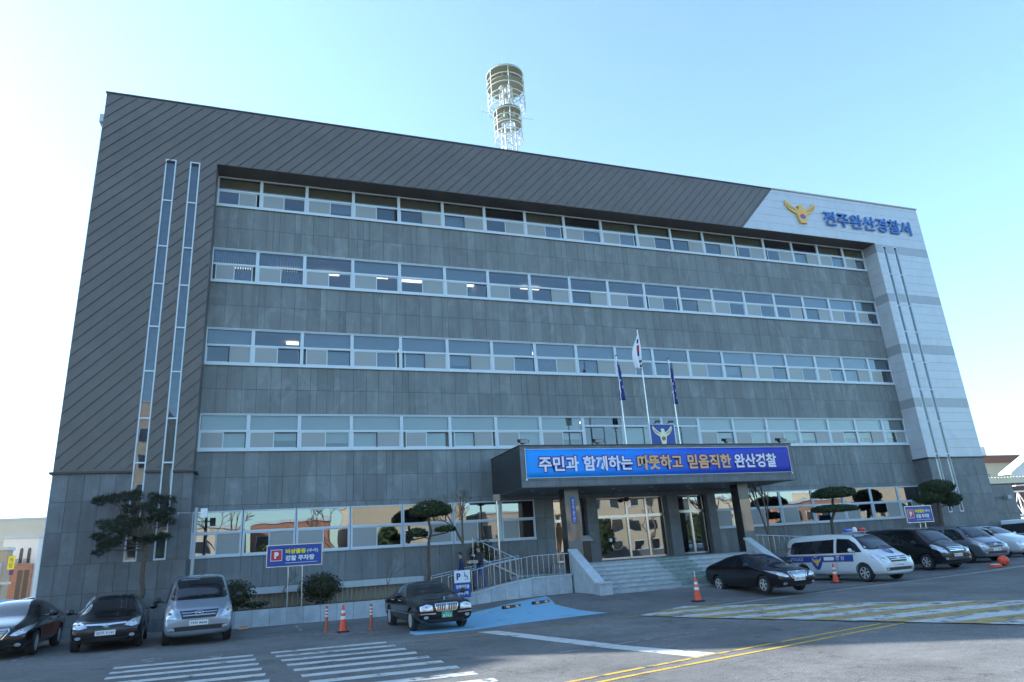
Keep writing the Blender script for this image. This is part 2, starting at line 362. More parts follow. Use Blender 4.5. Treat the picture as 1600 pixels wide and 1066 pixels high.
# ------------------------------------------------------------------ ground
def interp(x, pts):
    if x <= pts[0][0]: return pts[0][1]
    for (a, b), (c, d) in zip(pts, pts[1:]):
        if x <= c: return b+(d-b)*(x-a)/(c-a)
    return pts[-1][1]
def sm(t): t = max(0, min(1, t)); return t*t*(3-2*t)
def G0(x, y):
    return -0.006*max(-20, min(60, x)) + interp(x, [(13, 0), (17, .26), (19, .31), (21, .34), (25, .34), (28, .32), (30, .15), (33, .05), (40, .2), (46, .38), (60, .45)])*sm((y+7)/5.5)
_gc = {}
def G(x, y):                             # the ground sheet is a half metre grid
    i, j = math.floor(x*2), math.floor(y*4)
    c = []
    for a, b in ((i, j), (i+1, j), (i, j+1), (i+1, j+1)):
        if (a, b) not in _gc: _gc[(a, b)] = G0(a/2, b/4)
        c.append(_gc[(a, b)])
    u, v = x*2-i, y*4-j
    return (c[0]*(1-u)+c[1]*u)*(1-v)+(c[2]*(1-u)+c[3]*u)*v
def gpt(u, v):                          # where the ray through a pixel of the photograph meets the ground
    d = px_ray(u, v); t = 5.0
    while t < 200:
        p = CAM+d*t
        if p.z <= G(p.x, p.y): break
        t += .1
    lo, hi = t-.1, t
    for _ in range(20):
        t = (lo+hi)/2; p = CAM+d*t
        if p.z <= G(p.x, p.y): hi = t
        else: lo = t
    return CAM+d*hi
def axis_(lo, hi, st, far): 
    a = []; x = lo
    while x <= hi+1e-6: a.append(x); x += st
    o = []; s = st
    x = hi
    while x < far: s *= 1.6; x += s; o.append(x)
    p = []; s = st; x = lo
    while x > -far: s *= 1.6; x -= s; p.append(x)
    return p[::-1]+a+o
gx = axis_(-24, 66, .5, 3000); gy = axis_(-46, 8, .25, 3000)
mb = MB(); nx = len(gx)
mb.add([(x, y, G(x, y)) for y in gy for x in gx], [(j*nx+i, j*nx+i+1, (j+1)*nx+i+1, (j+1)*nx+i) for j in range(len(gy)-1) for i in range(nx-1)])
tag(mb.build('ground', 'asphalt', smooth=True), 'grey asphalt street and forecourt before the station', kind='structure')

def drape(name, polys, mats, lift=.006, label=None, step=.5, mis=None):
    """flat painted shape laid on the ground, cut into cells so that it follows it"""
    bm = bmesh.new()
    for k, poly in enumerate(polys):
        vs = [bm.verts.new((p[0], p[1], 0)) for p in poly]
        try: f = bm.faces.new(vs); f.material_index = mis[k] if mis else 0
        except ValueError: pass
    xs = [v.co.x for v in bm.verts]; ys = [v.co.y for v in bm.verts]
    for ax, lo, hi in ((0, min(xs), max(xs)), (1, min(ys), max(ys))):
        st = .5 if ax == 0 else .25
        k = math.ceil(lo/st)*st
        while k < hi:
            n = Vector((1,0,0)) if ax == 0 else Vector((0,1,0))
            bmesh.ops.bisect_plane(bm, geom=bm.verts[:]+bm.edges[:]+bm.faces[:], plane_co=n*k, plane_no=n); k += st
    for v in bm.verts: v.co.z = G(v.co.x, v.co.y)+lift
    bmesh.ops.recalc_face_normals(bm, faces=bm.faces)
    for f in bm.faces:
        if f.normal.z < 0: f.normal_flip()
    me = bpy.data.meshes.new(name); bm.to_mesh(me); bm.free()
    for m in mats: me.materials.append(M[m])
    o = bpy.data.objects.new(name, me); COL.objects.link(o)
    return tag(o, label, kind='structure')
def rect(x0, x1, y0, y1, sk=0): return [(x0, y0), (x1, y0), (x1+sk, y1), (x0+sk, y1)]

# zebra crossings: stripes run along the street
for (xa, xb, y0, n, sk) in ((4.25, 7.25, -9.5, 12, .09), (7.68, 10.5, -9.45, 13, .1)):
    ps = []
    for i in range(n):
        y = y0-i*.93; a = xa+sk*i*(1 if xa > 5 else .9); b = xb+sk*i*.75
        ps.append([(a, y-.36), (b, y-.50), (b+.02, y-.12), (a-.02, y)])
    drape('crosswalk', ps, ['m_white'], label='white zebra crossing stripes, '+('left' if xa < 5 else 'right')+' of two groups')
drape('stop_line', [[(13.07, -9.41), (13.62, -9.55), (14.75, -15.2), (15.46, -17.35), (14.88, -17.45), (14.2, -15.0)]], ['m_white'], label='broad white stop line slanting across the lane')
drape('lane_line', [[(13.2, -15.02), (18.14, -13.94), (18.14, -13.88), (13.2, -14.94)]], ['m_thin'], label='thin faded white lane line')
yl = []
for a in ([(8.5, -19.15), (13.5, -17.78), (16.45, -17.03), (20.75, -16.0)], [(8.5, -19.6), (13.23, -18.26), (17.19, -17.3), (21.1, -16.3)]):
    for p, q in zip(a, a[1:]): yl.append([(p[0], p[1]-.06), (q[0], q[1]-.06), (q[0], q[1]+.06), (p[0], p[1]+.06)])
drape('centre_line', yl, ['m_yellow'], label='double yellow centre line')
# speed table with yellow and white stripes
HS = .73
L_ = [(18.3, -9.2), (18.95, -11.4), (20.1, -13.8), (22.1, -18.3), (24.5, -24)]; T_ = [(20.95, -7.55), (22.2, -8.9), (23.7, -10.5), (27.0, -14.9), (31, -20)]
def lerp2(P, t):
    d = [0]
    for a, b in zip(P, P[1:]): d.append(d[-1]+math.hypot(b[0]-a[0], b[1]-a[1]))
    s = t*d[-1]
    for i in range(len(P)-1):
        if s <= d[i+1]+1e-9:
            k = (s-d[i])/(d[i+1]-d[i]); return (P[i][0]+(P[i+1][0]-P[i][0])*k, P[i][1]+(P[i+1][1]-P[i][1])*k)
    return P[-1]
hull = L_+T_[::-1]
def clip_y(poly, y0, y1):
    for yy, sg in ((y0, 1), (y1, -1)):
        out = []
        for a, b in zip(poly, poly[1:]+poly[:1]):
            ia, ib = sg*(a[1]-yy) >= 0, sg*(b[1]-yy) >= 0
            if ia: out.append(a)
            if ia != ib: k = (yy-a[1])/(b[1]-a[1]); out.append((a[0]+(b[0]-a[0])*k, yy))
        poly = out
        if not poly: return []
    return poly
ps = []; mi = []; yy = -7.5; k = 0
while yy > -23:
    q = clip_y(hull, yy-HS, yy)
    if len(q) > 2: ps.append(q); mi.append(k % 2)
    yy -= HS; k += 1
drape('speed_hump', ps, ['m_hump_w', 'm_hump_y'], lift=.02, label='worn yellow and white striped speed hump across the street', mis=mi)
# gutter strip
gl = [gpt(*p) for p in ((640, 1003), (770, 990), (880, 980), (1000, 962), (1150, 941), (1300, 922), (1430, 906), (1550, 890), (1640, 876))]
g0 = [(gl[k].x, gl[k].y) for k in range(3, len(gl))]
drape('drainage_gutter', [[a, b, (b[0], b[1]+.16), (a[0], a[1]+.16)] for a, b in zip(g0, g0[1:])], ['drain'], lift=.008, label='dark drainage slot between forecourt and street')
drape('gutter_concrete', [[(a[0], a[1]-.45), (b[0], b[1]-.45), b, a] for a, b in zip(g0, g0[1:])], ['kerbstrip'], lift=.004, label='pale concrete strip beside the drain')
g0 = [(gl[k].x, gl[k].y) for k in range(0, 4)]
drape('edge_line', [[a, b, (b[0], b[1]+.07), (a[0], a[1]+.07)] for a, b in zip(g0, g0[1:])], ['m_yellow'], lift=.006, label='thin faded yellow line at the street edge')
# parking bay lines
pl = [gpt(*p) for p in ((0, 1045), (110, 1022), (250, 1006), (380, 995), (510, 991), (640, 986))]
ps = [[(a.x, a.y), (b.x, b.y), (b.x, b.y+.1), (a.x, a.y+.1)] for a, b in zip(pl, pl[1:])]
for u, v in ((232, 990), (470, 985), (15, 1035)):
    p = gpt(u, v); ps.append([(p.x-.05, p.y-.2), (p.x+.05, p.y-.2), (p.x+.0, p.y+2.6), (p.x-.1, p.y+2.6)])
drape('parking_lines', ps, ['m_thin'], lift=.006, label='faded white parking bay lines')
bl = [gpt(*p) for p in ((640, 990), (645, 975), (670, 968), (737, 958), (800, 943), (853, 932), (868, 945), (900, 953), (948, 958), (880, 966), (800, 976), (745, 984), (650, 993))]
drape('blue_parking_bay', [[(p.x, p.y) for p in bl]], ['m_blue'], lift=.005, label='blue painted accessible parking bay')
wl = [gpt(*p) for p in ((750, 962), (765, 954), (800, 966), (853, 932), (870, 946), (905, 954), (950, 958))]
drape('bay_outline', [[(a.x, a.y), (b.x, b.y), (b.x+.03, b.y+.12), (a.x+.03, a.y+.12)] for a, b in ((wl[0], wl[1]), (wl[1], wl[2]), (wl[3], wl[4]), (wl[4], wl[5]), (wl[5], wl[6]))], ['m_white'], lift=.010, label='white outline of the blue bay')
for k, (u, v) in enumerate(((235, 1032), (340, 1026))):
    p = gpt(u, v); x, y = p.x, p.y
    drape('arrow_marking', [[(x-.35, y), (x+.35, y), (x, y+.45)], [(x-.1, y-.35), (x+.1, y-.35), (x+.1, y), (x-.1, y)]], ['m_thin'], lift=.009, label='faint white arrow before the crossing, '+('left' if k == 0 else 'right')+' one')

# ------------------------------------------------------------------ the station building
FY, RY = 2.0, 3.13                      # front plane of the frame, recessed wall
X0, X1, X2, X3 = -.48, 4.47, 45.69, 50.45
ZS, ZO, ZT = 6.1, 20.64, 23.72
MX = [4.41, 6.49, 8.67, 11.0, 13.37, 15.76, 18.15, 20.57, 22.99, 25.39, 27.78, 30.16, 32.51, 34.87, 37.17, 39.46, 41.61, 43.8, 45.7]
MX[0] = X1; MX[-1] = X2
BZ = {1: (2.61, 4.49), 2: (7.09, 8.68), 3: (11.01, 12.70), 4: (15.06, 16.72), 5: (19.04, 20.62)}
bld = empty('police_station', (0, 0, 0), label='long grey stone clad five storey police station with ribbon windows', cat='building')

def panels(mb, x0, x1, rows, y, th=.03, widths=None, gap=.012, tvar=.13, ybk=None):
    """stone slabs hung on the wall: columns shared by all rows"""
    xs = [x0]; i = 0
    while xs[-1] < x1-.15:
        xs.append(min(x1, xs[-1]+(widths[i % len(widths)] if widths else random.choice((.30, .45, .58, .72, .72, .62)))))
        i += 1
    if x1-xs[-1] > .001: xs[-1] = x1
    for za, zb in zip(rows, rows[1:]):
        for a, b in zip(xs, xs[1:]):
            mb.box(a+gap/2, b-gap/2, y-th, y, za+gap/2, zb-gap/2, 0, random.uniform(1-tvar, 1+tvar))
# recessed wall cladding
def band(z0, z1, x0=X1, x1=X2, rows=2):
    mb = MB(); panels(mb, x0, x1, [z0+(z1-z0)*k/rows for k in range(rows+1)], RY); mb.build('wall', 'stone', bld)
band(BZ[4][1], BZ[5][0]); band(BZ[3][1], BZ[4][0]); band(BZ[2][1], BZ[3][0])
mb = MB(); panels(mb, X1, X2, [4.72, 5.9, 7.09], RY)
panels(mb, X1, 22.6, [4.49, 4.72], RY); panels(mb, 30.3, X2, [4.49, 4.72], RY); panels(mb, 22.6, 30.3, [4.45, 4.72], RY)
mb.build('wall', 'stone', bld); mb = MB()
panels(mb, X1, 19.95, [-.3, 1.3, 2.61], RY)
panels(mb, 19.95, 20.95, [-.3, 1.42, 2.6, 3.6, 4.49], RY, widths=[.5]); panels(mb, 22.5, 22.62, [1.3, 4.49], RY)
wall = mb.build('wall', 'stone', bld)
mb = MB(); panels(mb, 30.35, X2, [-.4, 1.3, 2.61], RY); mb.build('wall', 'stone', bld)
mb = MB()
# backing wall split round the window bands so that rooms show behind the glass
for z0, z1 in ((BZ[4][1], BZ[5][0]), (BZ[3][1], BZ[4][0]), (BZ[2][1], BZ[3][0]), (4.49, BZ[2][0])): mb.box(X1-.1, X2+.1, RY+.003, RY+.3, z0, z1)
mb.box(X1-.1, 19.95, RY+.003, RY+.3, -.6, BZ[1][0]); mb.box(30.35, X2+.1, RY+.003, RY+.3, -.6, BZ[1][0]); mb.box(19.95, 20.95, RY+.003, RY+.3, -.3, 4.48)
mb.box(20.96, 22.5, RY+.003, RY+.3, -.3, 1.40)
mb.box(22.5, 22.63, RY+.003, RY+.3, -.3, 4.48); mb.box(29.82, 30.34, RY+.003, RY+.3, -.3, 4.48)
mb.build('inner_wall', 'joint', bld)
# rooms behind the glass
mb = MB()
mb.box(X0+.3, X3-.3, 9.0, 9.2, -.3, ZO, 0)
for z in (0.9, 4.6, 8.85, 12.87, 16.9): mb.box(X0+.32, X3-.32, RY+.31, 8.99, z, z+.25, 1)
for x in [m for k, m in enumerate(MX) if k % 4 == 2]: 
    for z0, z1 in ((1.16, 4.59), (4.86, 8.84), (9.11, 12.86), (13.13, 16.89), (17.16, 20.6)): mb.box(x-.08, x+.08, RY+.32, 8.98, z0, z1, 0)
mb.build('room_interior', ['room', 'ceiling'], bld)
# ceiling lights seen through the glass
tb = MB()
for fl, zc, xs in ((4, 16.85, (5.0, 7.3, 9.4, 12.0, 13.9, 17.1, 20.9, 26.4, 33.2)), (3, 12.83, (8.0, 13.2, 20.9, 27.2)), (2, 8.82, (22.9,))):
    for x in xs: yl_ = 5.0+random.random()*.6; tb.box(x, x+1.15, yl_, yl_+.28, zc-.06, zc-.01)
tb.build('ceiling_light', 'tube', bld)

WY = RY-.02                              # glass line
def window(x0, x1, z0, z1, mid=.53, blind=None, sash='gd', low=False, upper=True, fr=.055, open_=False, ublind=None, part='window'):
    """aluminium window: frame and rails one mesh, panes, blind behind"""
    f = MB(); g = MB(); yf, yb = WY-.05, WY+.06
    zm = z0+(z1-z0)*mid
    f.box(x0, x0+fr, yf, yb, z0, z1); f.box(x1-fr, x1, yf, yb, z0, z1); f.box(x0+fr, x1-fr, yf, yb, z1-.05, z1); f.box(x0-.0, x1, yf-.03, yf-.001, z0-.02, z0+.07)
    f.box(x0+fr, x1-fr, yf, yb, z0, z0+.07); f.box(x0+fr, x1-fr, yf, yb, zm-.045, zm+.045)
    gm = 1 if low else 0
    g.quad((x0+fr, WY, zm+.045), (x1-fr, WY, zm+.045), (x1-fr, WY, z1-.05), (x0+fr, WY, z1-.05), gm)
    xm = (x0+x1)/2
    # two sliding sashes
    spans = [(x0+fr, xm+.02, 0), (xm-.02, x1-fr, 1)]
    off = (.12 if open_ else 0)
    for k, (a, b, j) in enumerate(spans):
        yy = WY-.02+.035*j; ty = sash[k]
        if open_ and k == (0 if random.random() < .5 else 1): a, b = (a+off, b) if k == 0 else (a, b-off)
        s = .04
        f.box(a, a+s, yy-.015, yy+.015, z0+.07, zm-.045); f.box(b-s, b, yy-.015, yy+.015, z0+.07, zm-.045)
        f.box(a+s, b-s, yy-.015, yy+.015, z0+.07, z0+.11); f.box(a+s, b-s, yy-.015, yy+.015, zm-.085, zm-.045)
        g.quad((a+s, yy, z0+.11), (b-s, yy, z0+.11), (b-s, yy, zm-.085), (a+s, yy, zm-.085), gm if ty != 's' else 2)
        if ty == 'o':                    # dark edge of the sash pushed open
            f.box(b-s, b+.012, yy-.022, yy-.016, z0+.08, zm-.05, 1); f.box(a+.02, b-s-.001, yy-.022, yy-.016, zm-.10, zm-.06, 1)
    w_ = f.build(part, ['frame', 'dark_frame'], bld)
    g.build('pane', ['glass', 'glass_low', 'screen'], w_, keep=True)
    for bz, bm_ in ((blind, 'lower'), (ublind, 'upper')):
        if not bz: continue
        za, zb = (z0+.03, zm) if bm_ == 'lower' else (zm+.01, z1-.01)
        b = MB()
        if bz == 'blind_slat':
            n = int((x1-x0)/.11)
            for i in range(n): b.box(x0+.06+i*.11, x0+.06+i*.11+.085, WY+.2, WY+.215, za, zb)
        else:
            hang = 0 if bm_ == 'upper' or random.random() < .6 else (zb-za)*random.choice((.15, .35, .5))
            b.box(x0+.05, x1-.05, WY+.2, WY+.22, za+hang, zb)
        b.build('blind', bz, w_)
# floors 5 down to 2
pat5 = 'sc so so oc sc cc os os os os sc os sc os sc sc os os sd'.split()
rnd = random.Random(3)
for fl in (5, 4, 3, 2):
    z0, z1 = BZ[fl]
    for i in range(18):
        sh = rnd.choice(['sc', 'cs', 'so', 'os', 'sc', 'os'])
        lowb = upb = None
        if fl == 5: upb = 'blind_brown' if i not in (6, 8, 14, 15) else None; lowb = 'blind_grey' if rnd.random() < .45 else None
        elif fl == 4:
            upb = 'blind_slat' if i < 2 else ('blind_grey' if i in (3, 4, 5, 15, 16, 17) else None); lowb = 'blind_slat' if i < 2 else None
        elif fl == 3: upb = 'blind_grey' if i not in (1, 10, 11) else None; lowb = 'blind_slat' if 6 <= i <= 8 else ('blind_grey' if rnd.random() < .35 else None)
        else: upb = lowb = 'blind'
        if fl == 2 and i in (8, 9, 10): 
            window(MX[i]+.02, MX[i+1]-.02, z0-.55, z1, mid=.78, ublind=None, blind='blind' if i == 9 else None, sash='oc')
        else: window(MX[i]+(.02 if i else .01), MX[i+1]-.02, z0, z1, blind=lowb, ublind=upb, sash=sh, open_=rnd.random() < .3)
for fl in (4, 3, 2, 1):
    for i in rnd.sample(range(18), 7):
        if fl == 1 and 6 <= i <= 12: continue
        z0 = BZ[fl][0]+.03; x = MX[i]+rnd.uniform(.3, 1.4); b = MB(); y_ = WY+.32
        for _ in range(rnd.choice((1, 2, 3))):
            w0 = rnd.uniform(.08, .3); h0 = rnd.uniform(.12, .42); b.box(x, x+w0, y_, y_+.15, z0, z0+h0, rnd.choice((0, 1, 2))); x += w0+.03
        b.build('sill_item', ['white', 'beige', 'room'], bld)
# white bands above and below each ribbon
f = MB()
for fl in (5, 4, 3, 2):
    z0, z1 = BZ[fl]
    for i in range(1, 18): f.box(MX[i]-.019, MX[i]+.019, WY-.055, WY+.05, z0, z1)
    if fl != 5: f.box(X1+.01, X2-.01, WY-.09, WY-.051, z1, z1+.03)
    if fl != 2: f.box(X1+.01, X2-.01, WY-.10, WY-.082, z0-.07, z0-.021)
f.box(X1+.01, MX[8]-.02, WY-.10, WY-.082, 7.02, 7.069); f.box(MX[11], X2-.01, WY-.10, WY-.082, 7.02, 7.069)
f.build('window_band_trim', 'frame', bld)
# ground floor ribbon, mirror tinted
gx_ = [4.47, 6.49, 8.67, 11.0, 13.37, 15.76, 18.15, 19.93]
for a, b in zip(gx_, gx_[1:]): window(a+.015, b-.015, *BZ[1], sash=rnd.choice(['sc', 'sc', 'cs']), low=True)
gx_ = [30.36, 32.51, 34.87, 37.17, 39.46, 41.61, 43.8, 45.68]
for a, b in zip(gx_, gx_[1:]): window(a+.015, b-.015, *BZ[1], sash=rnd.choice(['sc', 'sc', 'cs']), low=True)

# --- outer frame: zinc cladding with diagonal seams (left wing and top), white aluminium (right wing)
def clipseg(poly, p, d):
    """parts of the line p + t d inside a polygon"""
    ts = []
    for a, b in zip(poly, poly[1:]+poly[:1]):
        ex, ey = b[0]-a[0], b[1]-a[1]; den = d[0]*ey-d[1]*ex
        if abs(den) < 1e-9: continue
        t = ((a[0]-p[0])*ey-(a[1]-p[1])*ex)/den; s = ((a[0]-p[0])*d[1]-(a[1]-p[1])*d[0])/den
        if 0 <= s < 1: ts.append(t)
    ts.sort(); return [(ts[i], ts[i+1]) for i in range(0, len(ts)-1, 2)]
XD, XD2 = 37.72, 34.85
S1, S2 = (2.26, 2.72), (3.30, 3.74)                # slot windows of the left wing
SB, STP = 2.60, 20.6
# left wing faces around the two slots
cl = MB()
def wallbox(x0, x1, z0, z1, mi=0): cl.box(x0, x1, FY, RY+.3, z0, z1, mi)
for a, b in ((X0, S1[0]), (S1[1], S2[0]), (S2[1], X1)): wallbox(a, b, ZS, STP)
cl.prism([(X0, STP), (X1, STP), (X1, ZO), (XD2, ZO), (XD, ZT), (X0, ZT)], 'y', FY, RY+.3)
zinc = cl.build('zinc_cladding', 'metal_clad', bld)
sm_ = MB(); ang = R(46.5); d = (math.cos(ang), math.sin(ang))
poly = [(X0, ZS+.1), (X1, ZS+.1), (X1, ZO), (XD2, ZO), (XD, ZT-.08), (X0, ZT-.08)]
pitch = .605
k = 0
while True:
    c0 = -40+k*pitch; k += 1
    if c0 > 24: break
    p = (X0, c0)
    for t0, t1 in clipseg(poly, p, d):
        cuts = [(t0, t1)]
        for (sa, sb) in (S1, S2):           # skip the slots
            ta, tb2 = (sa-.03-p[0])/d[0], (sb+.03-p[0])/d[0]; new = []
            for u0, u1 in cuts:
                zc = p[1]+d[1]*(ta+tb2)/2
                if zc > STP or u1 < ta or u0 > tb2: new.append((u0, u1)); continue
                if u0 < ta: new.append((u0, ta))
                if u1 > tb2: new.append((tb2, u1))
            cuts = new
        for u0, u1 in cuts:
            if u1-u0 < .05: continue
            a = (p[0]+d[0]*u0, p[1]+d[1]*u0); b = (p[0]+d[0]*u1, p[1]+d[1]*u1); nx_, nz_ = -d[1]*.011, d[0]*.011
            sm_.prism([(a[0]-nx_, a[1]-nz_), (b[0]-nx_, b[1]-nz_), (b[0]+nx_, b[1]+nz_), (a[0]+nx_, a[1]+nz_)], 'y', FY-.028, FY-.001)
sm_.build('standing_seam', 'seam', bld)
# stone base of the left wing
mb = MB()
rows = [-.4, .4, 1.53, 2.66, 3.80, 4.94, 6.02]
def basepan(x0, x1, n, rws):
    for k in range(n):
        a = x0+(x1-x0)*k/n; b = x0+(x1-x0)*(k+1)/n
        for za, zb in zip(rws, rws[1:]): mb.box(a+.006, b-.006, FY-.0, FY+.04, za+.006, zb-.006, 0, random.uniform(.85, 1.15))
low_rows = [-.4, .4, 1.53, SB]; up_rows = [SB, 3.80, 4.94, 6.02]
basepan(X0, 4.5, 10, low_rows)
basepan(X0, S1[0], 5, up_rows); basepan(S1[1], S2[0], 1, up_rows); basepan(S2[1], 4.5, 2, up_rows)
for za, zb in zip(rows, rows[1:]): mb.box(X0, X0+.02, FY+.05, 16, za+.006, zb-.006, 0, random.uniform(.85, 1.15))
mb.box(4.46, 4.5, FY+.045, RY-.035, -.4, 6.02)
# right wing base
mb.build('stone_base', 'stone_base', bld); mb = MB()
SRa, SRb = (46.32, 46.64), (47.28, 47.60)
basepan(X2-.02, SRa[0], 1, rows[:1]+[1.53, 2.72, 3.8, 4.94, 6.02]); basepan(SRa[1], SRb[0], 1, [-.4, 2.72, 3.8, 4.94, 6.02]); basepan(SRb[1], X3, 3, [-.4, .4, 1.53, 2.72, 3.8, 4.94, 6.02])
mb.box(SRa[0], SRa[1], FY, FY+.04, -.4, 2.75); mb.box(SRb[0], SRb[1], FY, FY+.04, -.4, 2.75)
for za, zb in zip([-.4, 1.5, 3.4, 4.9], [1.5, 3.4, 4.9, 6.02]): mb.box(X2-.02, X2+.0, FY+.045, RY-.035, za+.006, zb-.006, 0, random.uniform(.85, 1.1))
mb.build('stone_base', 'stone_base', bld)
mb = MB()
for a, b in ((X0+.02, S1[0]), (S1[1], S2[0]), (S2[1], 4.46)): mb.box(a, b, FY+.043, RY+.3, SB, 6.02)
mb.box(X0+.02, 4.46, FY+.043, RY+.3, -.5, SB-.001)
mb.build('base_backing', 'joint', bld); mb = MB()
for a, b in ((X2+.003, SRa[0]), (SRa[1], SRb[0]), (SRb[1], X3-.003)): mb.box(a, b, FY+.043, RY+.3, 2.75, 6.02)
mb.box(X2+.003, X3-.003, FY+.043, RY+.3, -.5, 2.749)
mb.build('base_backing', 'joint', bld)
# dark ledge between base and cladding
mb = MB()
for a, b in ((X0-.12, S1[0]), (S1[1], S2[0]), (S2[1], 4.62)): mb.box(a, b, FY-.12, FY+.0, 6.02, 6.10)
for a, b in ((X2-.10, SRa[0]), (SRa[1], SRb[0]), (SRb[1], X3+.03)): mb.box(a, b, FY-.08, FY+.0, 6.02, 6.09)
mb.box(4.47, 4.62, FY, RY-.04, 6.02, 6.10); mb.box(X0-.12, X0, FY, 16, 6.02, 6.10); mb.box(X2-.10, X2-.001, FY, RY-.04, 6.02, 6.09)
for a, b in ((X0, S1[0]), (S1[1], S2[0]), (S2[1], X1), (X2, SRa[0]), (SRa[1], SRb[0]), (SRb[1], X3)): mb.box(a, b, FY+.001, RY+.29, 6.021, 6.098)
mb.build('ledge', 'cap', bld)
# white wing: rows of aluminium panels, four darker rows
mb = MB()
dark = [(9.28, 9.84), (12.83, 13.44), (16.42, 16.98), (19.98, 20.55)]
zz = [ZS+.0]
while zz[-1] < ZT-.3: zz.append(zz[-1]+.56)
zz = sorted(set([round(z, 3) for z in zz if not any(a-.22 < z < b+.22 for a, b in dark)]+[z for p in dark for z in p]+[ZT]))
def tone(z0, z1):
    for a, b in dark:
        if z0 >= a-.01 and z1 <= b+.01: return .66
    return 1.0
def xdiag(z): return XD2+(XD-XD2)*(z-ZO)/(ZT-ZO)
SRT = 20.52
for a, b in zip(zz, zz[1:]):
    t = tone(a, b)*random.uniform(.985, 1.015); g_ = .006
    if b <= SRT+.1:
        for xa, xb in ((X2, SRa[0]), (SRa[1], SRb[0]), (SRb[1], X3)): mb.box(xa+.002, xb-.002, FY, FY+.03, a+g_, b-g_, 0, t)
        mb.box(X2, X2+.03, FY+.033, RY-.04, a+g_, b-g_, 0, t)
    else:
        aa = max(a, ZO)
        if b <= ZO+.01: mb.box(X2, X3, FY, FY+.03, a+g_, b-g_, 0, t)
        else:
            if a < ZO: mb.box(X2, X3, FY, FY+.03, a+g_, ZO, 0, t)
            mb.prism([(xdiag(aa)+.02, aa+(g_ if aa == a else 0)), (X3, aa+(g_ if aa == a else 0)), (X3, b-g_), (xdiag(b)+.02, b-g_)], 'y', FY, FY+.03, 0, t)
mb.build('white_cladding', 'white_clad', bld)
mb = MB()
for a, b in ((X2+.032, SRa[0]), (SRa[1], SRb[0]), (SRb[1], X3-.005)): mb.box(a, b, FY+.031, RY+.3, ZS, SRT)
mb.prism([(X2+.032, SRT), (X3-.005, SRT), (X3-.005, ZT-.01), (XD+.03, ZT-.01), (XD2+.03, ZO+.01), (X2+.032, ZO+.01)], 'y', FY+.031, RY+.3)
mb.build('white_backing', mat('panel_joint', (.36, .38, .40), .6), bld)
# soffit, parapet cap, side and rear walls, roof
mb = MB(); mb.box(X1+.002, X2-.002, FY+.04, RY+.02, ZO-.02, ZO-.001)
mb.build('soffit', 'soffit', bld)
mb = MB(); mb.box(X0-.04, XD, FY-.05, FY+.4, ZT, ZT+.07); mb.box(XD+.002, X3+.04, FY-.05, FY+.4, ZT, ZT+.10, 1)
mb.build('parapet_cap', ['cap', mat('cap_tan', (.36, .32, .28), .5)], bld)
mb = MB()
mb.box(X0+.0, X0+.25, RY+.31, 16, 6.11, ZT-.02); mb.box(X0+.021, X0+.25, RY+.31, 16, -.5, 6.018)
mb.box(X3-.25, X3, RY+.31, 16, -.5, ZT-.02); mb.box(X0+.26, X3-.26, 15.75, 16, -.5, ZT-.02)
mb.box(X0+.26, X3-.26, RY+.01, 15.74, 20.95, 21.2); 
mb.build('side_wall', mat('side_render', (.5, .5, .48), .7, noise=.05, scale=1), bld)
mb = MB(); mb.box(X0-.24, X0-.001, 2.3, 2.75, 22.35, 22.75); mb.tube((X0-.1, 2.5, 22.4), (X0-.1, 2.5, .2), .05)
mb.build('downpipe', 'frame', bld)
# slot windows
def slot(x0, x1, z0, z1, cuts, gm, y=FY+.06, fr=.055):
    f = MB(); g = MB()
    f.box(x0, x0+fr, y-.05, y+.06, z0, z1); f.box(x1-fr, x1, y-.05, y+.06, z0, z1)
    f.box(x0+fr, x1-fr, y-.05, y+.06, z0, z0+.07); f.box(x0+fr, x1-fr, y-.05, y+.06, z1-.06, z1)
    f.box(x0+fr, x1-fr, y-.052, y+.0, z1-.16, z1-.061, 1)
    for c in cuts: f.box(x0+fr, x1-fr, y-.05, y+.06, c-.03, c+.03)
    g.quad((x0+fr, y, z0+.07), (x1-fr, y, z0+.07), (x1-fr, y, z1-.06), (x0+fr, y, z1-.06))
    w_ = f.build('slot_window', ['frame', 'dark_frame'], bld); g.build('pane', gm, w_, keep=True)
    b = MB(); b.box(x0+.05, x1-.05, y+.2, y+.24, z0, z1); b.build('inner_panel', 'blind_slat', w_)
for s in (S1, S2): slot(s[0], s[1], SB, STP, [4.2, 6.43, 8.27, 10.3, 12.3, 14.3, 16.13, 18.44], 'glass')
for s in (SRa, SRb): slot(s[0], s[1], 2.76, SRT, [4.2, 6.3, 8.34, 10.41, 12.23, 14.33, 16.16, 18.43], 'glass', fr=.045)

# --- entrance: canopy, columns, doors, steps
CX0, CX1, CY, CZ0, CZ1 = 17.8, 32.65, -1.0, 4.68, 6.5
mb = MB()
panels(mb, CX0+.02, CX1, [CZ0, CZ0+.28, CZ1-.16, CZ1-.02], CY+.03, widths=[.9], tvar=.08)
mb.build('canopy_fascia', 'stone_base', bld)
mb = MB(); mb.box(CX0+.02, CX1-.001, CY+.031, RY-.04, CZ0+.01, CZ1-.03)
mb.build('canopy_slab', 'joint', bld)
mb = MB(); mb.box(CX0, CX0+.018, CY+.0, RY-.035, CZ0, CZ1-.02); mb.box(CX1+.001, CX1+.02, CY, RY-.035, CZ0, CZ1-.02)
mb.box(CX0+.02, CX1-.02, CY+.04, RY-.04, CZ0-.02, CZ0+.009, 1)
for k in range(14):
    mb.lathe([(.09, 0), (.09, .012)], (18.8+k*1.03, .3+(k % 2)*1.3, CZ0-.035), 12, 2)
mb.build('canopy_lining', ['black_panel', mat('canopy_soffit', (.09, .095, .10), .4), 'white'], bld)
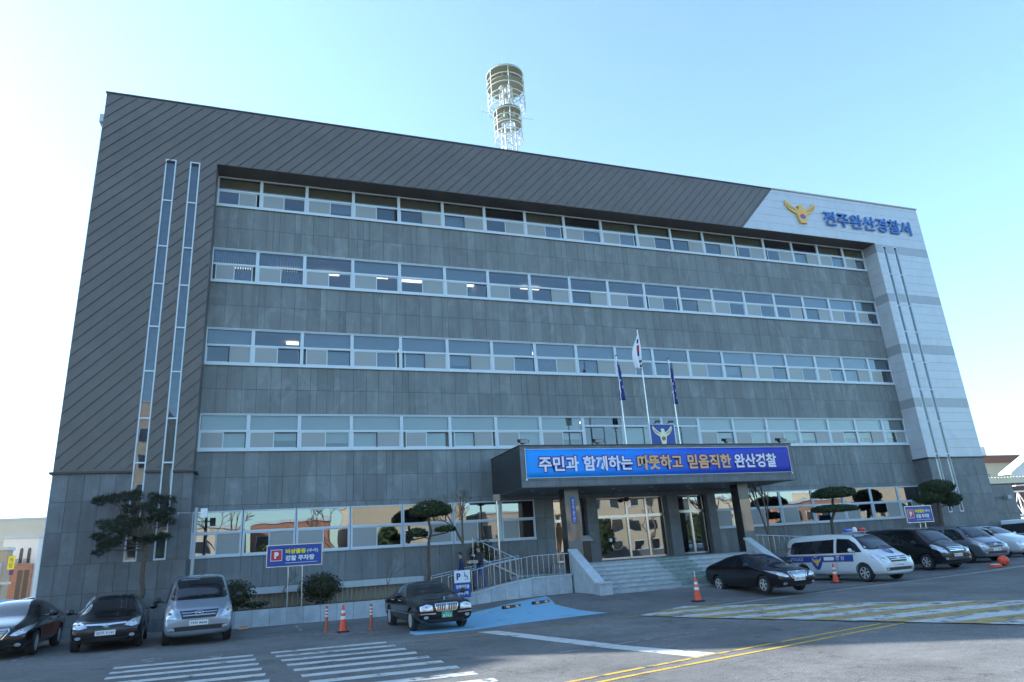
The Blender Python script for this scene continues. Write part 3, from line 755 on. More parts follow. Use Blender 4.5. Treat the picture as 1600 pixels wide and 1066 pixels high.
mb = MB(); mb.box(CX0-.03, CX1+.03, CY-.03, RY-.036, CZ1-.019, CZ1+.03); mb.build('canopy_cap', 'cap', bld)
for (xa, xb) in ((20.23, 20.93), (29.76, 30.36)):
    mb = MB(); rr = [1.0, 1.9, 2.35, 3.9, 4.655]
    for a, b in zip(rr, rr[1:]): mb.box(xa, xb, 0, .6, a+.004, b-.004, 1 if (a == 2.35) else 0, random.uniform(.95, 1.1))
    mb.box(xa-.015, xa-.001, .01, .59, 1.0, 4.65, 2)
    mb.build('column', [mat('polished_stone', (.13, .135, .13), .25), mat('glossy_stone', (.10, .10, .095), .06, spec=.9, coat=.5), 'black_panel'], bld)
mb = MB(); mb.box(20.5, 20.72, -.03, -.002, 3.15, 4.3); pq = mb.build('name_plaque', 'plaque', bld)
text('plaque_lettering', '전\n주\n완\n산', (20.55, -.036, 3.2), .2, 'letter_cream', pq, width=.12, height=1.0)
for a, b in ((22.62, 23.2), (27.34, 27.98), (29.82, 30.34)):
    rr = [1.3, 2.2, 3.3, 4.449]; mb = MB()
    for z0, z1 in zip(rr, rr[1:]): mb.box(a, b, RY-.35, RY+.3, z0+.004, z1-.004, 0, random.uniform(.9, 1.1))
    mb.build('entrance_pier', 'stone_base', bld)
def glassdoor(x0, x1, z0, z1, zt, cols, name='entrance_door', y=RY+.12, low='glass_low'):
    f = MB(); g = MB(); t = .045
    xs = [x0]+cols+[x1]
    for i, x in enumerate(xs):
        w2 = t if i in (0, len(xs)-1) else .055; f.box(max(x0, x-w2), min(x1, x+w2), y-.05, y+.05, z0, z1)
    for a, b in zip(xs, xs[1:]):
        f.box(a+.056, b-.056, y-.045, y+.045, z0, z0+.09); f.box(a+.056, b-.056, y-.06, y+.045, zt-.07, zt+.07); f.box(a+.056, b-.056, y-.045, y+.045, z1-.05, z1)
        g.quad((a+.05, y, z0+.05), (b-.05, y, z0+.05), (b-.05, y, z1-.03), (a+.05, y, z1-.03))
    o = f.build(name, 'steel', bld); g.build('pane', low, o, keep=True); return o
dr = glassdoor(23.21, 27.33, 1.40, 4.44, 3.5, [25.1, 26.25])
mb = MB()
for x in (24.0, 24.35): mb.lathe([(.09, 0), (.09, .02)], (x, RY+.06, 2.35), 16, 0, 'y')
mb.build('handle', 'white', dr)
glassdoor(27.99, 29.81, 1.42, 4.44, 3.6, [28.95]); glassdoor(20.96, 22.49, 1.42, 4.44, 3.4, [], name='side_glazing')
mb = MB(); mb.lathe([(.02, 0), (.16, -.06), (.17, -.14), (.08, -.22)], (25.0, RY-.2, 4.44), 14); mb.build('dome_camera', 'black_plastic', bld)
# lobby floor, landing, steps
mb = MB(); NS = 8; z_top = 1.38; yb = -.4
for i in range(NS):
    z1 = z_top-i*.168; y1 = yb-(i)*.30
    mb.box(20.61, 29.59, y1-.30 if i < NS-1 else y1-.28, y1+.02 if i else RY+.3, z1-.045, z1, 0)
    mb.box(20.61, 29.59, y1-.265, y1+.02 if i else RY+.3, z1-.168-(.3 if i == NS-1 else 0), z1-.046, 1)
mb.box(17.9, 20.14, .62, RY-.036, .2, 1.0, 1); mb.box(20.61, 29.59, -.4, RY-.04, .0, 1.20, 1)
mb.build('entrance_steps', ['step', 'conc'], bld)
tag(kids(bld)[-1] if False else bld)

# stair side walls and ramp: things of their own
def stairwall(x0, x1, y0, z0, y1, z1, post, label):
    t = empty('stair_wall', ((x0+x1)/2, y0, 0), label=label, cat='wall')
    def L(mb, name, m): 
        mb.v = [(v[0]-(x0+x1)/2, v[1]-y0, v[2]) for v in mb.v]; return mb.build(name, m, t)
    mb = MB(); gz = -.15
    mb.prism([(y0+.3, gz), (y1, gz), (y1, z1-.09), (y0+.3, z0-.02)], 'x', x0+.03, x1-.03)
    L(mb, 'side_panel', 'conc')
    mb = MB(); mb.prism([(y0+.2, z0-.06), (y1+.05, z1-.09), (y1+.05, z1), (y0+.2, z0+.03)], 'x', x0, x1); L(mb, 'coping', 'conc_top')
    mb = MB(); mb.box(x0, x1+post, y0-.12, y0+.29, gz, z0-.01); mb.box(x0-.03, x1+post+.03, y0-.16, y0+.32, z0-.009, z0+.05, 1); L(mb, 'end_post', ['conc', 'conc_top'])
    return t
stairwall(20.15, 20.60, -2.75, .60, -.08, 2.02, .12, 'pale granite stair wall with sloping top beside the ramp')
stairwall(29.60, 30.02, -2.75, .60, -.08, 2.04, .05, 'pale granite stair wall behind the black sedan')
# ramp with parapet
rx = [(13.9, .28), (15.4, .50), (16.7, .76), (18.3, .97), (20.14, .99)]
t = empty('access_ramp', (15, -.3, 0), label='granite clad wheelchair ramp rising to the entrance', cat='ramp')
mb = MB(); k = 13.9
def rz(x): return interp(x, rx)
while k < 20.1:
    a, b = k, min(20.14, k+.62); za, zb = rz(a), rz(b)
    mb.prism([(a+.006, -.3), (b-.006, -.3), (b-.006, zb-.06), (a+.006, za-.06)], 'y', -.36, -.2, 0, random.uniform(.9, 1.12)); k += .62
o = mb.build('side_panel', 'conc', t); o.location = (-15, .3, 0)
mb = MB()
for a, b in zip(rx, rx[1:]): mb.prism([(a[0], a[1]-.058), (b[0], b[1]-.058), (b[0], b[1]), (a[0], a[1])], 'y', -.4, -.14)
o = mb.build('coping', 'conc_top', t); o.location = (-15, .3, 0)
mb = MB()
for a, b in zip(rx, rx[1:]): mb.prism([(a[0], -.3), (b[0], -.3), (b[0], b[1]-.08), (a[0], a[1]-.08)], 'y', -.139, 1.2)
mb.box(18.3, 20.13, 1.201, 1.7, -.3, .95)
o = mb.build('ramp_deck', 'step', t); o.location = (-15, .3, 0)
# second flight wall (inner, rising to left)
mb = MB(); mb.prism([(16.2, .3), (18.25, .3), (18.25, .95), (16.2, 2.0)], 'y', 1.35, 1.5); mb.prism([(16.15, 2.0), (18.3, .95), (18.3, 1.03), (16.15, 2.08)], 'y', 1.3, 1.55, 1)
o = mb.build('inner_wall', ['stone_base', 'conc_top'], t); o.location = (-15, .3, 0)
mb = MB(); mb.box(18.0, 20.0, .1, 1.0, .965, .985)
tag(mb.build('green_mat', 'mat_green'), 'green mat on the ramp landing behind the railing', 'mat')
mb = MB()
for i in range(NS-1): 
    z1 = z_top-i*.168; y1 = yb-i*.30
    mb.box(24.2, 25.9, y1-.31, y1-.20, z1+.003, z1+.012); mb.box(24.2, 25.9, y1-.318, y1-.306, z1-.10, z1+.0)
tag(mb.build('stair_mat', mat('worn_green_mat', (.17, .25, .22), .9, noise=.45, scale=5)), 'worn green anti slip mats on the entrance steps', 'mat')
# railings
def railing(pts, post_h, n, label, rails=1, inner=False, r=.022):
    t = empty('railing', pts[0], label=label, cat='railing'); o0 = Vector(pts[0])
    P = [Vector(p)-o0 for p in pts]; mb = MB()
    for k in range(rails):
        hh = Vector((0, 0, post_h-k*.10))
        for a, b in zip(P, P[1:]): mb.tube(a+hh, b+hh, r)
    mb.build('handrail', 'steel', t, smooth=True)
    mb = MB(); tot = [0]
    for a, b in zip(P, P[1:]): tot.append(tot[-1]+(b-a).length)
    for i in range(n+1):
        s = tot[-1]*i/n
        for j in range(len(P)-1):
            if s <= tot[j+1]+1e-6:
                q = P[j].lerp(P[j+1], (s-tot[j])/(tot[j+1]-tot[j])); break
        mb.tube(q, q+Vector((0, 0, post_h)), r*(.75 if i % 4 else 1), n=6)
    mb.build('baluster', 'steel', t, smooth=True)
railing([(14.6, -.27, rz(14.6)), (15.4, -.27, rz(15.4)), (16.7, -.27, rz(16.7)), (18.3, -.27, rz(18.3)), (20.1, -.27, rz(20.1))], .86, 22, 'long stainless railing on the front wall of the ramp', rails=1)
railing([(14.2, 1.1, .36), (16.7, 1.1, .76), (18.2, 1.1, .97)], .92, 9, 'stainless railing along the inner side of the ramp', rails=2)
railing([(16.2, 1.45, 2.02), (18.2, 1.45, 1.03)], .75, 8, 'short stainless railing descending from the white post', rails=1)
railing([(30.6, .6, 1.2), (34.6, .6, .9)], .95, 12, 'stainless railing on the right of the steps', rails=1)
mb = MB(); mb.box(30.5, 34.8, .62, .8, -.4, 1.0); tag(mb.build('low_wall', 'stone_base'), 'low stone wall behind the police van', 'wall')

# ------------------------------------------------------------------ lettering and emblem on the wall
text('sign_lettering', '전주완산경찰서', (41.55, FY-.10, 21.5), 1.1, 'letter_blue', bld, bold=.015, extrude=.035, width=7.75, height=1.08)
def eagle(mb, cx, y, cz, s, mi=(0, 1, 2, 3), th=.05):
    """spread-wing bird crest over a round badge"""
    for sg in (-1, 1):
        w_ = [(0.10, .10), (.30, .22), (.55, .36), (.82, .62), (1.0, .86), (1.06, .60), (.98, .34), (.80, .10), (.58, -.06), (.38, -.16), (.26, -.40), (.10, -.30)]
        pts = [(cx+sg*p[0]*s, cz+p[1]*s) for p in w_]
        mb.prism(pts, 'y', y-th, y, mi[0])
        for k in range(4):
            a, b = (.34+.16*k, .02+.06*k), (.50+.15*k, .22+.13*k)
            mb.prism([(cx+sg*a[0]*s, cz+a[1]*s), (cx+sg*(a[0]+.03)*s, cz+(a[1]-.02)*s), (cx+sg*(b[0]+.03)*s, cz+(b[1]-.02)*s), (cx+sg*b[0]*s, cz+b[1]*s)], 'y', y-th-.012, y-th-.001, mi[3])
    mb.prism([(cx+a*s, cz+b*s) for a, b in ((-.22, .12), (-.14, .34), (-.24, .46), (-.06, .58), (.10, .54), (.18, .40), (.22, .12), (.34, -.30), (.22, -.92), (-.22, -.92), (-.34, -.30))], 'y', y-th-.03, y-.001, mi[0])
    n = 20; c = (cx, cz-.38*s); rr = .20*s
    up = [(c[0]+rr*math.cos(math.pi*i/n*1.0), c[1]+rr*math.sin(math.pi*i/n)) for i in range(n+1)]
    dn = [(c[0]-rr*math.cos(math.pi*i/n), c[1]-rr*math.sin(math.pi*i/n)) for i in range(n+1)]
    mb.prism(up, 'y', y-th-.045, y-th-.03, mi[1]); mb.prism(dn, 'y', y-th-.045, y-th-.03, mi[2])
mb = MB(); eagle(mb, 39.75, FY-.03, 22.28, 1.02, th=.08); mb.v = [(39.75+(x-39.75)*1.13, y, 22.24+(z-22.28)*.87) for x, y, z in mb.v]
mb.build('emblem', ['gold', 'sign_red', 'letter_blue', 'emb_dark'], bld)

# banner
def bannermat():
    m = bpy.data.materials.new('banner_print'); m.use_nodes = True; N, L = nodes(m); b = N['Principled BSDF']
    tc = N.new('ShaderNodeTexCoord'); sp = N.new('ShaderNodeSeparateXYZ'); L.new(tc.outputs['Generated'], sp.inputs[0])
    cr = N.new('ShaderNodeValToRGB'); e = cr.color_ramp.elements; e[0].position = 0; e[0].color = (.0, .30, .82, 1); e[1].position = 1; e[1].color = (.022, .03, .36, 1)
    x = e.new(.35); x.color = (.0, .22, .80, 1); x = e.new(.62); x.color = (.012, .08, .55, 1)
    L.new(sp.outputs[0], cr.inputs[0]); L.new(cr.outputs[0], b.inputs['Base Color']); b.inputs['Roughness'].default_value = .6
    return m
bn = empty('banner', (25.2, -1.0, 5.7), label='long blue slogan banner with white and orange letters on the canopy front', cat='banner')
bx0, bx1, bz0, bz1 = 18.05-25.2, 32.42-25.2, 5.07-5.7, 6.33-5.7
mb = MB(); NXB = 60
vs = []; 
for j in range(5):
    for i in range(NXB+1):
        x = bx0+(bx1-bx0)*i/NXB; z = bz0+(bz1-bz0)*j/4+.015*math.sin(i*.9)*(1 if j in (0, 4) else 0)*(.5)
        vs.append((x, -.03-.006*math.sin(i*.7+j), z))
mb.add(vs, [(j*(NXB+1)+i, j*(NXB+1)+i+1, (j+1)*(NXB+1)+i+1, (j+1)*(NXB+1)+i) for j in range(4) for i in range(NXB)])
sheet = mb.build('banner_sheet', bannermat(), bn, smooth=True)
md = sheet.modifiers.new('s', 'SOLIDIFY'); md.thickness = .004
mb = MB(); 
for zz_ in (bz0-.0, bz1+.0): mb.tube((bx0, -.035, zz_), (bx1, -.035, zz_), .012, n=6)
for x in (bx0, bx1): mb.tube((x, -.035, bz0-.05), (x, -.035, bz1+.05), .012, n=6); mb.box(x-.04, x+.04, -.06, -.02, bz0-.1, bz0-.04)
mb.build('hem', 'white', bn)
for body, u0, u1, m_ in (('주민과', 842, 904, 'letter_cream'), ('함께하는', 912, 988, 'letter_cream'), ('따뜻하고', 997, 1066, 'letter_orange'), ('믿음직한', 1076, 1142, 'letter_orange'), ('완산경찰', 1149, 1213, 'letter_cream')):
    xa = at(u0, 730, -1.04).x-25.2; xb = at(u1, 720, -1.04).x-25.2
    text('banner_lettering', body, (xa, -.05, -.37), .8, m_, bn, bold=.022, extrude=.002, width=xb-xa, height=.68, outline=.05)

# emblem board on the canopy
t = empty('emblem_board', (25.7, -.2, 6.53), label='blue board with white bird crest standing on the canopy', cat='sign')
mb = MB(); mb.box(-.68, .68, 0, .1, .02, 1.1); mb.box(-.72, .72, -.012, .11, -.0, .019, 1); mb.box(-.72, .72, -.012, .11, 1.101, 1.13, 1); mb.box(-.72, -.681, -.012, .11, .019, 1.101, 1); mb.box(.681, .72, -.012, .11, .019, 1.101, 1)
mb.build('board', ['sign_blue', 'white'], t)
mb = MB(); eagle(mb, 0, -.005, .60, .52, mi=(0, 1, 1, 1), th=.012); mb.build('emblem', ['emb_cream', 'emb_dark'], t)
for x in (-.4, .35):
    mb = MB(); mb.tube((x, .05, 1.13), (x+.05, -.15, 1.22), .015); mb.box(x-.04, x+.2, -.26, -.12, 1.17, 1.25); mb.build('spotlight', 'black_plastic', t)
# floodlights
fl0 = None
for i, (x, pos) in enumerate(((18.1, 'at the left end of the canopy roof'), (21.8, 'on the canopy roof left of the flagpoles'), (29.0, 'on the canopy roof right of the flagpoles'), (32.3, 'at the right end of the canopy roof'))):
    if fl0 is None:
        t = empty('floodlight', (0, 0, 0)); mb = MB(); mb.tube((0, .1, 0), (0, .1, .12), .025); mb.box(-.12, .12, .08, .1, .1, .2); mb.build('bracket', 'black_plastic', t)
        mb = MB(); mb.prism([(-.16, .10), (.16, .20), (.12, .32), (-.2, .24)], 'x', -.22, .22); mb.build('lamp_head', 'black_plastic', t)
        mb = MB(); mb.prism([(-.165, .11), (-.205, .235), (-.212, .232), (-.172, .107)], 'x', -.19, .19); mb.build('lens', 'grey_box', t); fl0 = t
    else: t = copy_tree(fl0)
    t.location = (x, -.75, CZ1+.03); tag(t, 'small black floodlight '+pos, 'floodlight', 'floodlights on the canopy roof')

# flagpoles
def flagpole(u_top, v_top, u_bot, y, h_flag, fw, mats, label, marks=None):
    pt, pb = at(u_top, v_top, y), at(u_bot, 694, y); x = (pt.x+pb.x)/2; H = pt.z-(CZ1+.03)
    t = empty('flagpole', (x, y, CZ1+.03), label=label, cat='flagpole', group='flagpoles on the canopy')
    mb = MB(); mb.tube((0, 0, 0), (0, 0, H), .05, .028, n=10); mb.box(-.1, .1, -.1, .1, 0, .03); mb.build('pole', 'steel', t, smooth=True)
    mb = MB(); mb.lathe([(.0, 0), (.05, .02), (.05, .06), (.0, .09)], (0, 0, H), 10); mb.build('finial', 'cap', t)
    # limp flag: hanging in folds
    z1 = H-.25; n, k = 14, 16; mb = MB(); vs = []
    for j in range(k+1):
        s = j/k
        for i in range(n+1):
            c = i/n; wd = fw*(.35+.65*math.sin(min(1, s*1.5)*math.pi/2))*(1-.3*max(0, s-.7))
            x_ = (-1 if marks == 'kr' else (.35 if i % 2 else 1))*0
            xx = (-c*wd*.62 if marks == 'kr' else (c-.25)*wd*.6)+.03*math.sin(c*9+s*5)
            yy = -.03-.10*math.sin(c*math.pi*3+s*3)*s-.03
            vs.append((xx, yy, z1-s*h_flag*(1-.0*c)-c*.25*(1-s)))
    fs = []; mi = []
    for j in range(k):
        for i in range(n):
            fs = [(j*(n+1)+i, j*(n+1)+i+1, (j+1)*(n+1)+i+1, (j+1)*(n+1)+i)]
            mm = 0
            if marks == 'kr':
                if 5 <= j <= 9 and 2 <= i <= 7: mm = 1 if j < 8 else 2
                if (j in (2, 3) and 3 <= i <= 5) or (j in (12, 14) and i <= 5): mm = 3
            elif marks == 'pol' and ((i*7+j*5) % 11 == 0) and 3 < j < 14: mm = 1
            elif marks == 'pol' and j in (5, 6) and i < 3: mm = 2
            mb.add([], [])
            mb.f.append(list(fs[0])); mb.m.append(mm); mb.t.append(1)
    mb.v = vs
    fo = mb.build('flag', mats, t, smooth=True, ang=180); md = fo.modifiers.new('s', 'SOLIDIFY'); md.thickness = .006
    return t
flagpole(963, 557, 978, -.1, 2.0, .50, ['flag_blue', 'flag_white', 'gold'], 'shorter flagpole with limp navy flag, left of the tall one', 'pol')
flagpole(998, 515, 1015, -.1, 1.9, .75, ['flag_white', 'flag_red', 'flag_blue', 'ink'], 'tallest flagpole, carrying the limp white national flag', 'kr')
flagpole(1045, 562, 1062, -.1, 2.1, .42, ['flag_blue', 'flag_white', 'flag_blue'], 'shorter flagpole with limp navy flag, right of the tall one', 'pol')

# ------------------------------------------------------------------ antenna tower on the roof
TY = 9.0; pb = at(797, 233, TY); ptop = at(787, 104, TY); tx = at(787, 160, TY).x+.22
t = empty('antenna_tower', (tx, TY, 21.2), label='white lattice radio tower with two ringed platforms on the roof', cat='antenna tower')
H1 = ptop.z-21.2-1.0                      # upper deck
rU, rL = 1.33, .98
mb = MB()
legs = [(rr*math.cos(a), rr*math.sin(a)) for rr in (.45,) for a in (R(45), R(135), R(225), R(315))]
for x, y in legs: mb.tube((x*1.5, y*1.5, 0), (x, y, H1+.2), .07, .06)
nseg = 15; 
for k in range(nseg):
    z0, z1 = H1*k/nseg, H1*(k+1)/nseg
    for i in range(4):
        a, b = legs[i], legs[(i+1) % 4]
        f0, f1 = 1.5-.5*k/nseg, 1.5-.5*(k+1)/nseg
        mb.tube((a[0]*f0, a[1]*f0, z0), (b[0]*f1, b[1]*f1, z1), .025, n=5); mb.tube((b[0]*f0, b[1]*f0, z0), (a[0]*f1, a[1]*f1, z1), .025, n=5)
mb.build('mast', 'tower', t)
def cage(zd, rr, zs, nm, below):
    mb = MB()
    mb.lathe([(.5, 0), (rr, 0), (rr, .06), (.5, .06), (.5, 0)], (0, 0, zd), 32, cap=False)
    mb.build('platform_deck', 'tower_deck', t)
    mb = MB()
    for z in zs: mb.ring((0, 0, zd+z), rr, .035)
    for i in range(6):
        a = R(60*i+20); mb.tube((rr*math.cos(a), rr*math.sin(a), zd+min(zs)), (rr*math.cos(a), rr*math.sin(a), zd+max(zs)), .03, n=6)
        mb.tube((.45*math.cos(a), .45*math.sin(a), zd-below), (rr*math.cos(a), rr*math.sin(a), zd-below), .03, n=6)
    mb.build('guard_ring', 'tower', t, smooth=True)
zu = H1; zl = H1-3.1
cage(zu-.9, rU, (.95, .35, -.35, -1.0, -1.45, -1.9), 'u', 1.0)
mb = MB(); mb.lathe([(.0, 0), (rU, 0), (rU, .05), (0, .05)], (0, 0, zu+.1), 32); mb.build('platform_deck', 'tower_deck', t)
cage(zl-.9, rL, (.9, .35, -.2, -.8, -1.3), 'l', .9)
mb = MB(); mb.lathe([(.0, 0), (rL, 0), (rL, .05), (0, .05)], (0, 0, zl+.1), 32); mb.build('platform_deck', 'tower_deck', t)
mb = MB(); mb.tube((-.1, 0, zu), (-.1, 0, zu+1.9), .012, n=5); mb.build('antenna', 'tower', t)
mb = MB(); mb.tube((.4, 0, zu), (.4, 0, zu+.5), .02, n=5); mb.build('antenna', 'tower', t); mb = MB(); mb.lathe([(.0, 0), (.07, .03), (.07, .2), (0, .24)], (-.2, 0, zu+.35), 8); mb.build('warning_lamp', 'red', t)
for sx in (-1, 1):
    mb = MB(); mb.tube((sx*rL, 0, zl-.1), (sx*(rL+.95), 0, zl-.1), .02, n=5); mb.tube((sx*(rL+.95), 0, zl-.1), (sx*(rL+.95), 0, zl+.4), .015, n=5); mb.build('side_antenna', 'tower', t)
mb = MB()
for a in range(5): 
    an = R(72*a); mb.tube((.3*math.cos(an), .3*math.sin(an), zu-2.3), (.3*math.cos(an), .3*math.sin(an), zu-.3), .05, n=6)
mb.build('antenna', 'tower', t)

# ------------------------------------------------------------------ vehicles
def loft_body(st, L, W):
    """closed car shell: local +X forward, built from cross sections and subdivided"""
    bm = bmesh.new(); rings = []
    for (x, zb, zm, zs, zt, wb, ws, wt) in st:
        half = [(0, zb), (wb*.8, zb), (wb, zb+.10), (ws, zm), (ws*.985, zs), (wt, zt-.075), (wt*.82, zt-.012), (0, zt)]
        pts = half+[(-y, z) for y, z in half[-2:0:-1]]
        rings.append([bm.verts.new((x, y, z)) for y, z in pts])
    n = len(rings[0])
    for a, b in zip(rings, rings[1:]):
        for i in range(n): bm.faces.new((a[i], a[(i+1) % n], b[(i+1) % n], b[i]))
    bm.faces.new(rings[0]); bm.faces.new(rings[-1][::-1])
    bmesh.ops.recalc_face_normals(bm, faces=bm.faces)
    me = bpy.data.meshes.new('b'); bm.to_mesh(me); bm.free()
    o = bpy.data.objects.new('b', me); COL.objects.link(o)
    md = o.modifiers.new('s', 'SUBSURF'); md.levels = 3; md.render_levels = 3
    dg = bpy.context.evaluated_depsgraph_get(); dg.update()
    m2 = bpy.data.meshes.new_from_object(o.evaluated_get(dg))
    bpy.data.objects.remove(o); return m2

def cut_arches(me, wheels, r, W):
    o = bpy.data.objects.new('b', me); COL.objects.link(o)
    mb = MB()
    for x, z in wheels:
        for s in (-1, 1):
            mb.lathe([(r, 0), (r, .45)], (x, s*(W/2+.1) if s < 0 else W/2+.1-.45, z), 28, 0, 'y')
    c = mb.build('c', 'black_plastic'); c.data.materials.clear()
    # fix lathe orientation for the negative side
    for m in ():
        pass
    md = o.modifiers.new('b', 'BOOLEAN'); md.operation = 'DIFFERENCE'; md.object = c; md.solver = 'EXACT'
    dg = bpy.context.evaluated_depsgraph_get(); dg.update()
    m2 = bpy.data.meshes.new_from_object(o.evaluated_get(dg))
    bpy.data.objects.remove(o); bpy.data.objects.remove(c)
    bm = bmesh.new(); bm.from_mesh(m2)
    for f in bm.faces: f.smooth = True
    for e in bm.edges: e.smooth = not (len(e.link_faces) == 2 and e.calc_face_angle(0) > R(38))
    bm.to_mesh(m2); bm.free()
    return m2

NRM = {}
def make_bvh(me):
    b = BVHTree.FromPolygons([v.co for v in me.vertices], [p.vertices for p in me.polygons])
    VN = [v.normal.copy() for v in me.vertices]; VC = [v.co.copy() for v in me.vertices]; PV = [tuple(p.vertices) for p in me.polygons]
    def nrm(p, i):
        n = Vector((0, 0, 0))
        for k in PV[i]: n += VN[k]/((VC[k]-p).length+1e-4)
        return n.normalized()
    NRM[id(b)] = nrm; return b
def decal_mesh(bvh, poly, axis, off=.006, res=.06, skirt=.012):
    """a 2D outline laid onto the body: axis 'x' from the front, 'y' right side, 'Y' left side, 'z' from above"""
    P = []
    for a, b in zip(poly, poly[1:]+poly[:1]):
        d = math.hypot(b[0]-a[0], b[1]-a[1]); k = max(1, int(d/res))
        for i in range(k): P.append((a[0]+(b[0]-a[0])*i/k, a[1]+(b[1]-a[1])*i/k))
    nb = len(P); xs = [p[0] for p in P]; ys = [p[1] for p in P]
    def inside(x, y):
        c = False; j = nb-1
        for i in range(nb):
            if (P[i][1] > y) != (P[j][1] > y) and x < (P[j][0]-P[i][0])*(y-P[i][1])/(P[j][1]-P[i][1])+P[i][0]: c = not c
            j = i
        return c
    Q = list(P); x = min(xs)+res*.7
    while x < max(xs):
        y = min(ys)+res*.7
        while y < max(ys):
            if inside(x, y) and min((x-p[0])**2+(y-p[1])**2 for p in P) > (res*.45)**2: Q.append((x, y))
            y += res
        x += res
    vs, _, fs, *_r = geometry.delaunay_2d_cdt([Vector(q) for q in Q], [(i, (i+1) % nb) for i in range(nb)], [], 1, 1e-5)
    D = {'x': Vector((-1,0,0)), 'X': Vector((1,0,0)), 'y': Vector((0,1,0)), 'Y': Vector((0,-1,0)), 'z': Vector((0,0,-1))}[axis]
    out = []
    for v in vs:
        o = {'x': Vector((9, v.x, v.y)), 'X': Vector((-9, v.x, v.y)), 'y': Vector((v.x, -9, v.y)), 'Y': Vector((v.x, 9, v.y)), 'z': Vector((v.x, v.y, 9))}[axis]
        h = bvh.ray_cast(o, D)
        out.append((h[0], NRM[id(bvh)](h[0], h[2])) if h[0] is not None else None)
    last = next((o for o in out if o), (Vector((0,0,0)), -D))
    V = []; NS_ = {}
    for o in out:
        if o is None: V.append(None)
        else:
            nrm = o[1] if o[1].dot(D) < 0 else -o[1]
            V.append(o[0]+(nrm*.5-D*.5).normalized()*off); NS_[len(V)-1] = nrm
    good = [k for k, v in enumerate(V) if v is not None]
    F = [f for f in fs if all(V[i] is not None for i in f)]
    V = [v if v is not None else Vector((0,0,0)) for v in V]
    used = sorted({i for f in F for i in f}); mp = {i: k for k, i in enumerate(used)}
    N2 = [NS_.get(i, -D) for i in used]; V2 = [V[i] for i in used]; F2 = [[mp[i] for i in f] for f in F]
    # skirt down into the body
    from collections import Counter
    ec = Counter(); 
    for f in F2:
        for a, b in zip(f, f[1:]+f[:1]): ec[(min(a, b), max(a, b))] += 1
    rim = [e for e, c in ec.items() if c == 1]; idx = {}
    for e in rim:
        for k in e:
            if k not in idx: idx[k] = len(V2); V2.append(V2[k]+D*skirt); N2.append(N2[k])
    for a, b in rim: F2.append([a, b, idx[b], idx[a]])
    return V2, F2, N2
def decal(bvh, polys, axis, name, m, parent, off=.006, res=.06):
    mb = MB()
    NN = []
    for p in polys:
        V, F, N_ = decal_mesh(bvh, p, axis, off, res); mb.add(V, F); NN += N_
    o = mb.build(name, m, parent, smooth=True, ang=180)
    o.data.normals_split_custom_set_from_vertices([tuple(n) for n in NN]); return o
def mir(poly): return [(-a, b) for a, b in poly]
def project_text(bvh, body, x, z, w, h, m, parent, name, axis='y', off=.012, bold=.0):
    """lettering laid on the side (axis 'y' = right side of the car, reads towards +x)"""
    vs, fs = text_mb(body, 1.0, bold, 0, 1.0, w, h); out = []
    for a, _, c in vs:
        if axis == 'y': o, D = Vector((x+a, -9, z+c)), Vector((0, 1, 0))
        elif axis == 'Y': o, D = Vector((x-a, 9, z+c)), Vector((0, -1, 0))
        else: o, D = Vector((9, x+a, z+c)), Vector((-1, 0, 0))
        h_ = bvh.ray_cast(o, D); out.append((h_[0] if h_[0] else o)-D*off)
    mb = MB(); mb.add(out, fs); return mb.build(name, m, parent)

def wheel(parent, x, y, z, r, w, s, spokes=7, rimm='rim'):
    """s = side sign (outer face towards s*y)"""
    mb = MB(); wi = w/2
    mb.lathe([(r*.60, -wi*.4), (r*.65, -wi), (r*.92, -wi), (r, -wi*.7), (r, wi*.7), (r*.92, wi), (r*.65, wi), (r*.60, wi*.4)], (x, y, z), 36, 0, 'y')
    t = mb.build('wheel', 'tyre', parent, smooth=True)
    mb = MB(); yo = y+s*wi*.86; ro = r*.66
    mb.lathe([(ro, -.012), (ro, .012), (ro*.90, .012), (ro*.90, -.012), (ro, -.012)], (x, yo, z), 28, 0, 'y', cap=False)
    mb.lathe([(ro*.97, 0), (ro*.97, .008)], (x, yo-s*.035-.004, z), 24, 1, 'y')
    mb.lathe([(ro*.22, -.02), (ro*.2, .02)] if s > 0 else [(ro*.2, -.02), (ro*.22, .02)], (x, yo, z), 14, 0, 'y')
    for k in range(spokes):
        a = 2*math.pi*k/spokes+.2; ca, sa = math.cos(a), math.sin(a); h0, h1 = ro*.07, ro*.14
        q = [(ro*.15, -h0), (ro*.9, -h1), (ro*.9, h1), (ro*.15, h0)]
        mb.prism([(x+p[0]*ca-p[1]*sa, z+p[0]*sa+p[1]*ca) for p in q], 'y', yo-.016, yo+.014)
    mb.build('rim', [rimm, 'black_plastic'], t, smooth=True)

def plate(parent, x, z, txt, m='plate', ink='ink', w=.50, h=.13, top=None, slope=0):
    mb = MB(); mb.box(x, x+.015, -w/2, w/2, z-h/2, z+h/2)
    o = mb.build('number_plate', m, parent)
    def put(body, ww, hh, y0, z0):
        vs, fs = text_mb(body, 1, .012, 0, 1, ww, hh); mb = MB(); mb.add([(x+.018, y0+a, z0+c) for a, _, c in vs], fs); mb.build('plate_lettering', ink, o)
    if top: put(top, w*.4, h*.22, -w*.2, z+h*.18); put(txt, w*.82, h*.5, -w*.41, z-h*.42)
    else: put(txt, w*.88, h*.62, -w*.44, z-h*.31)

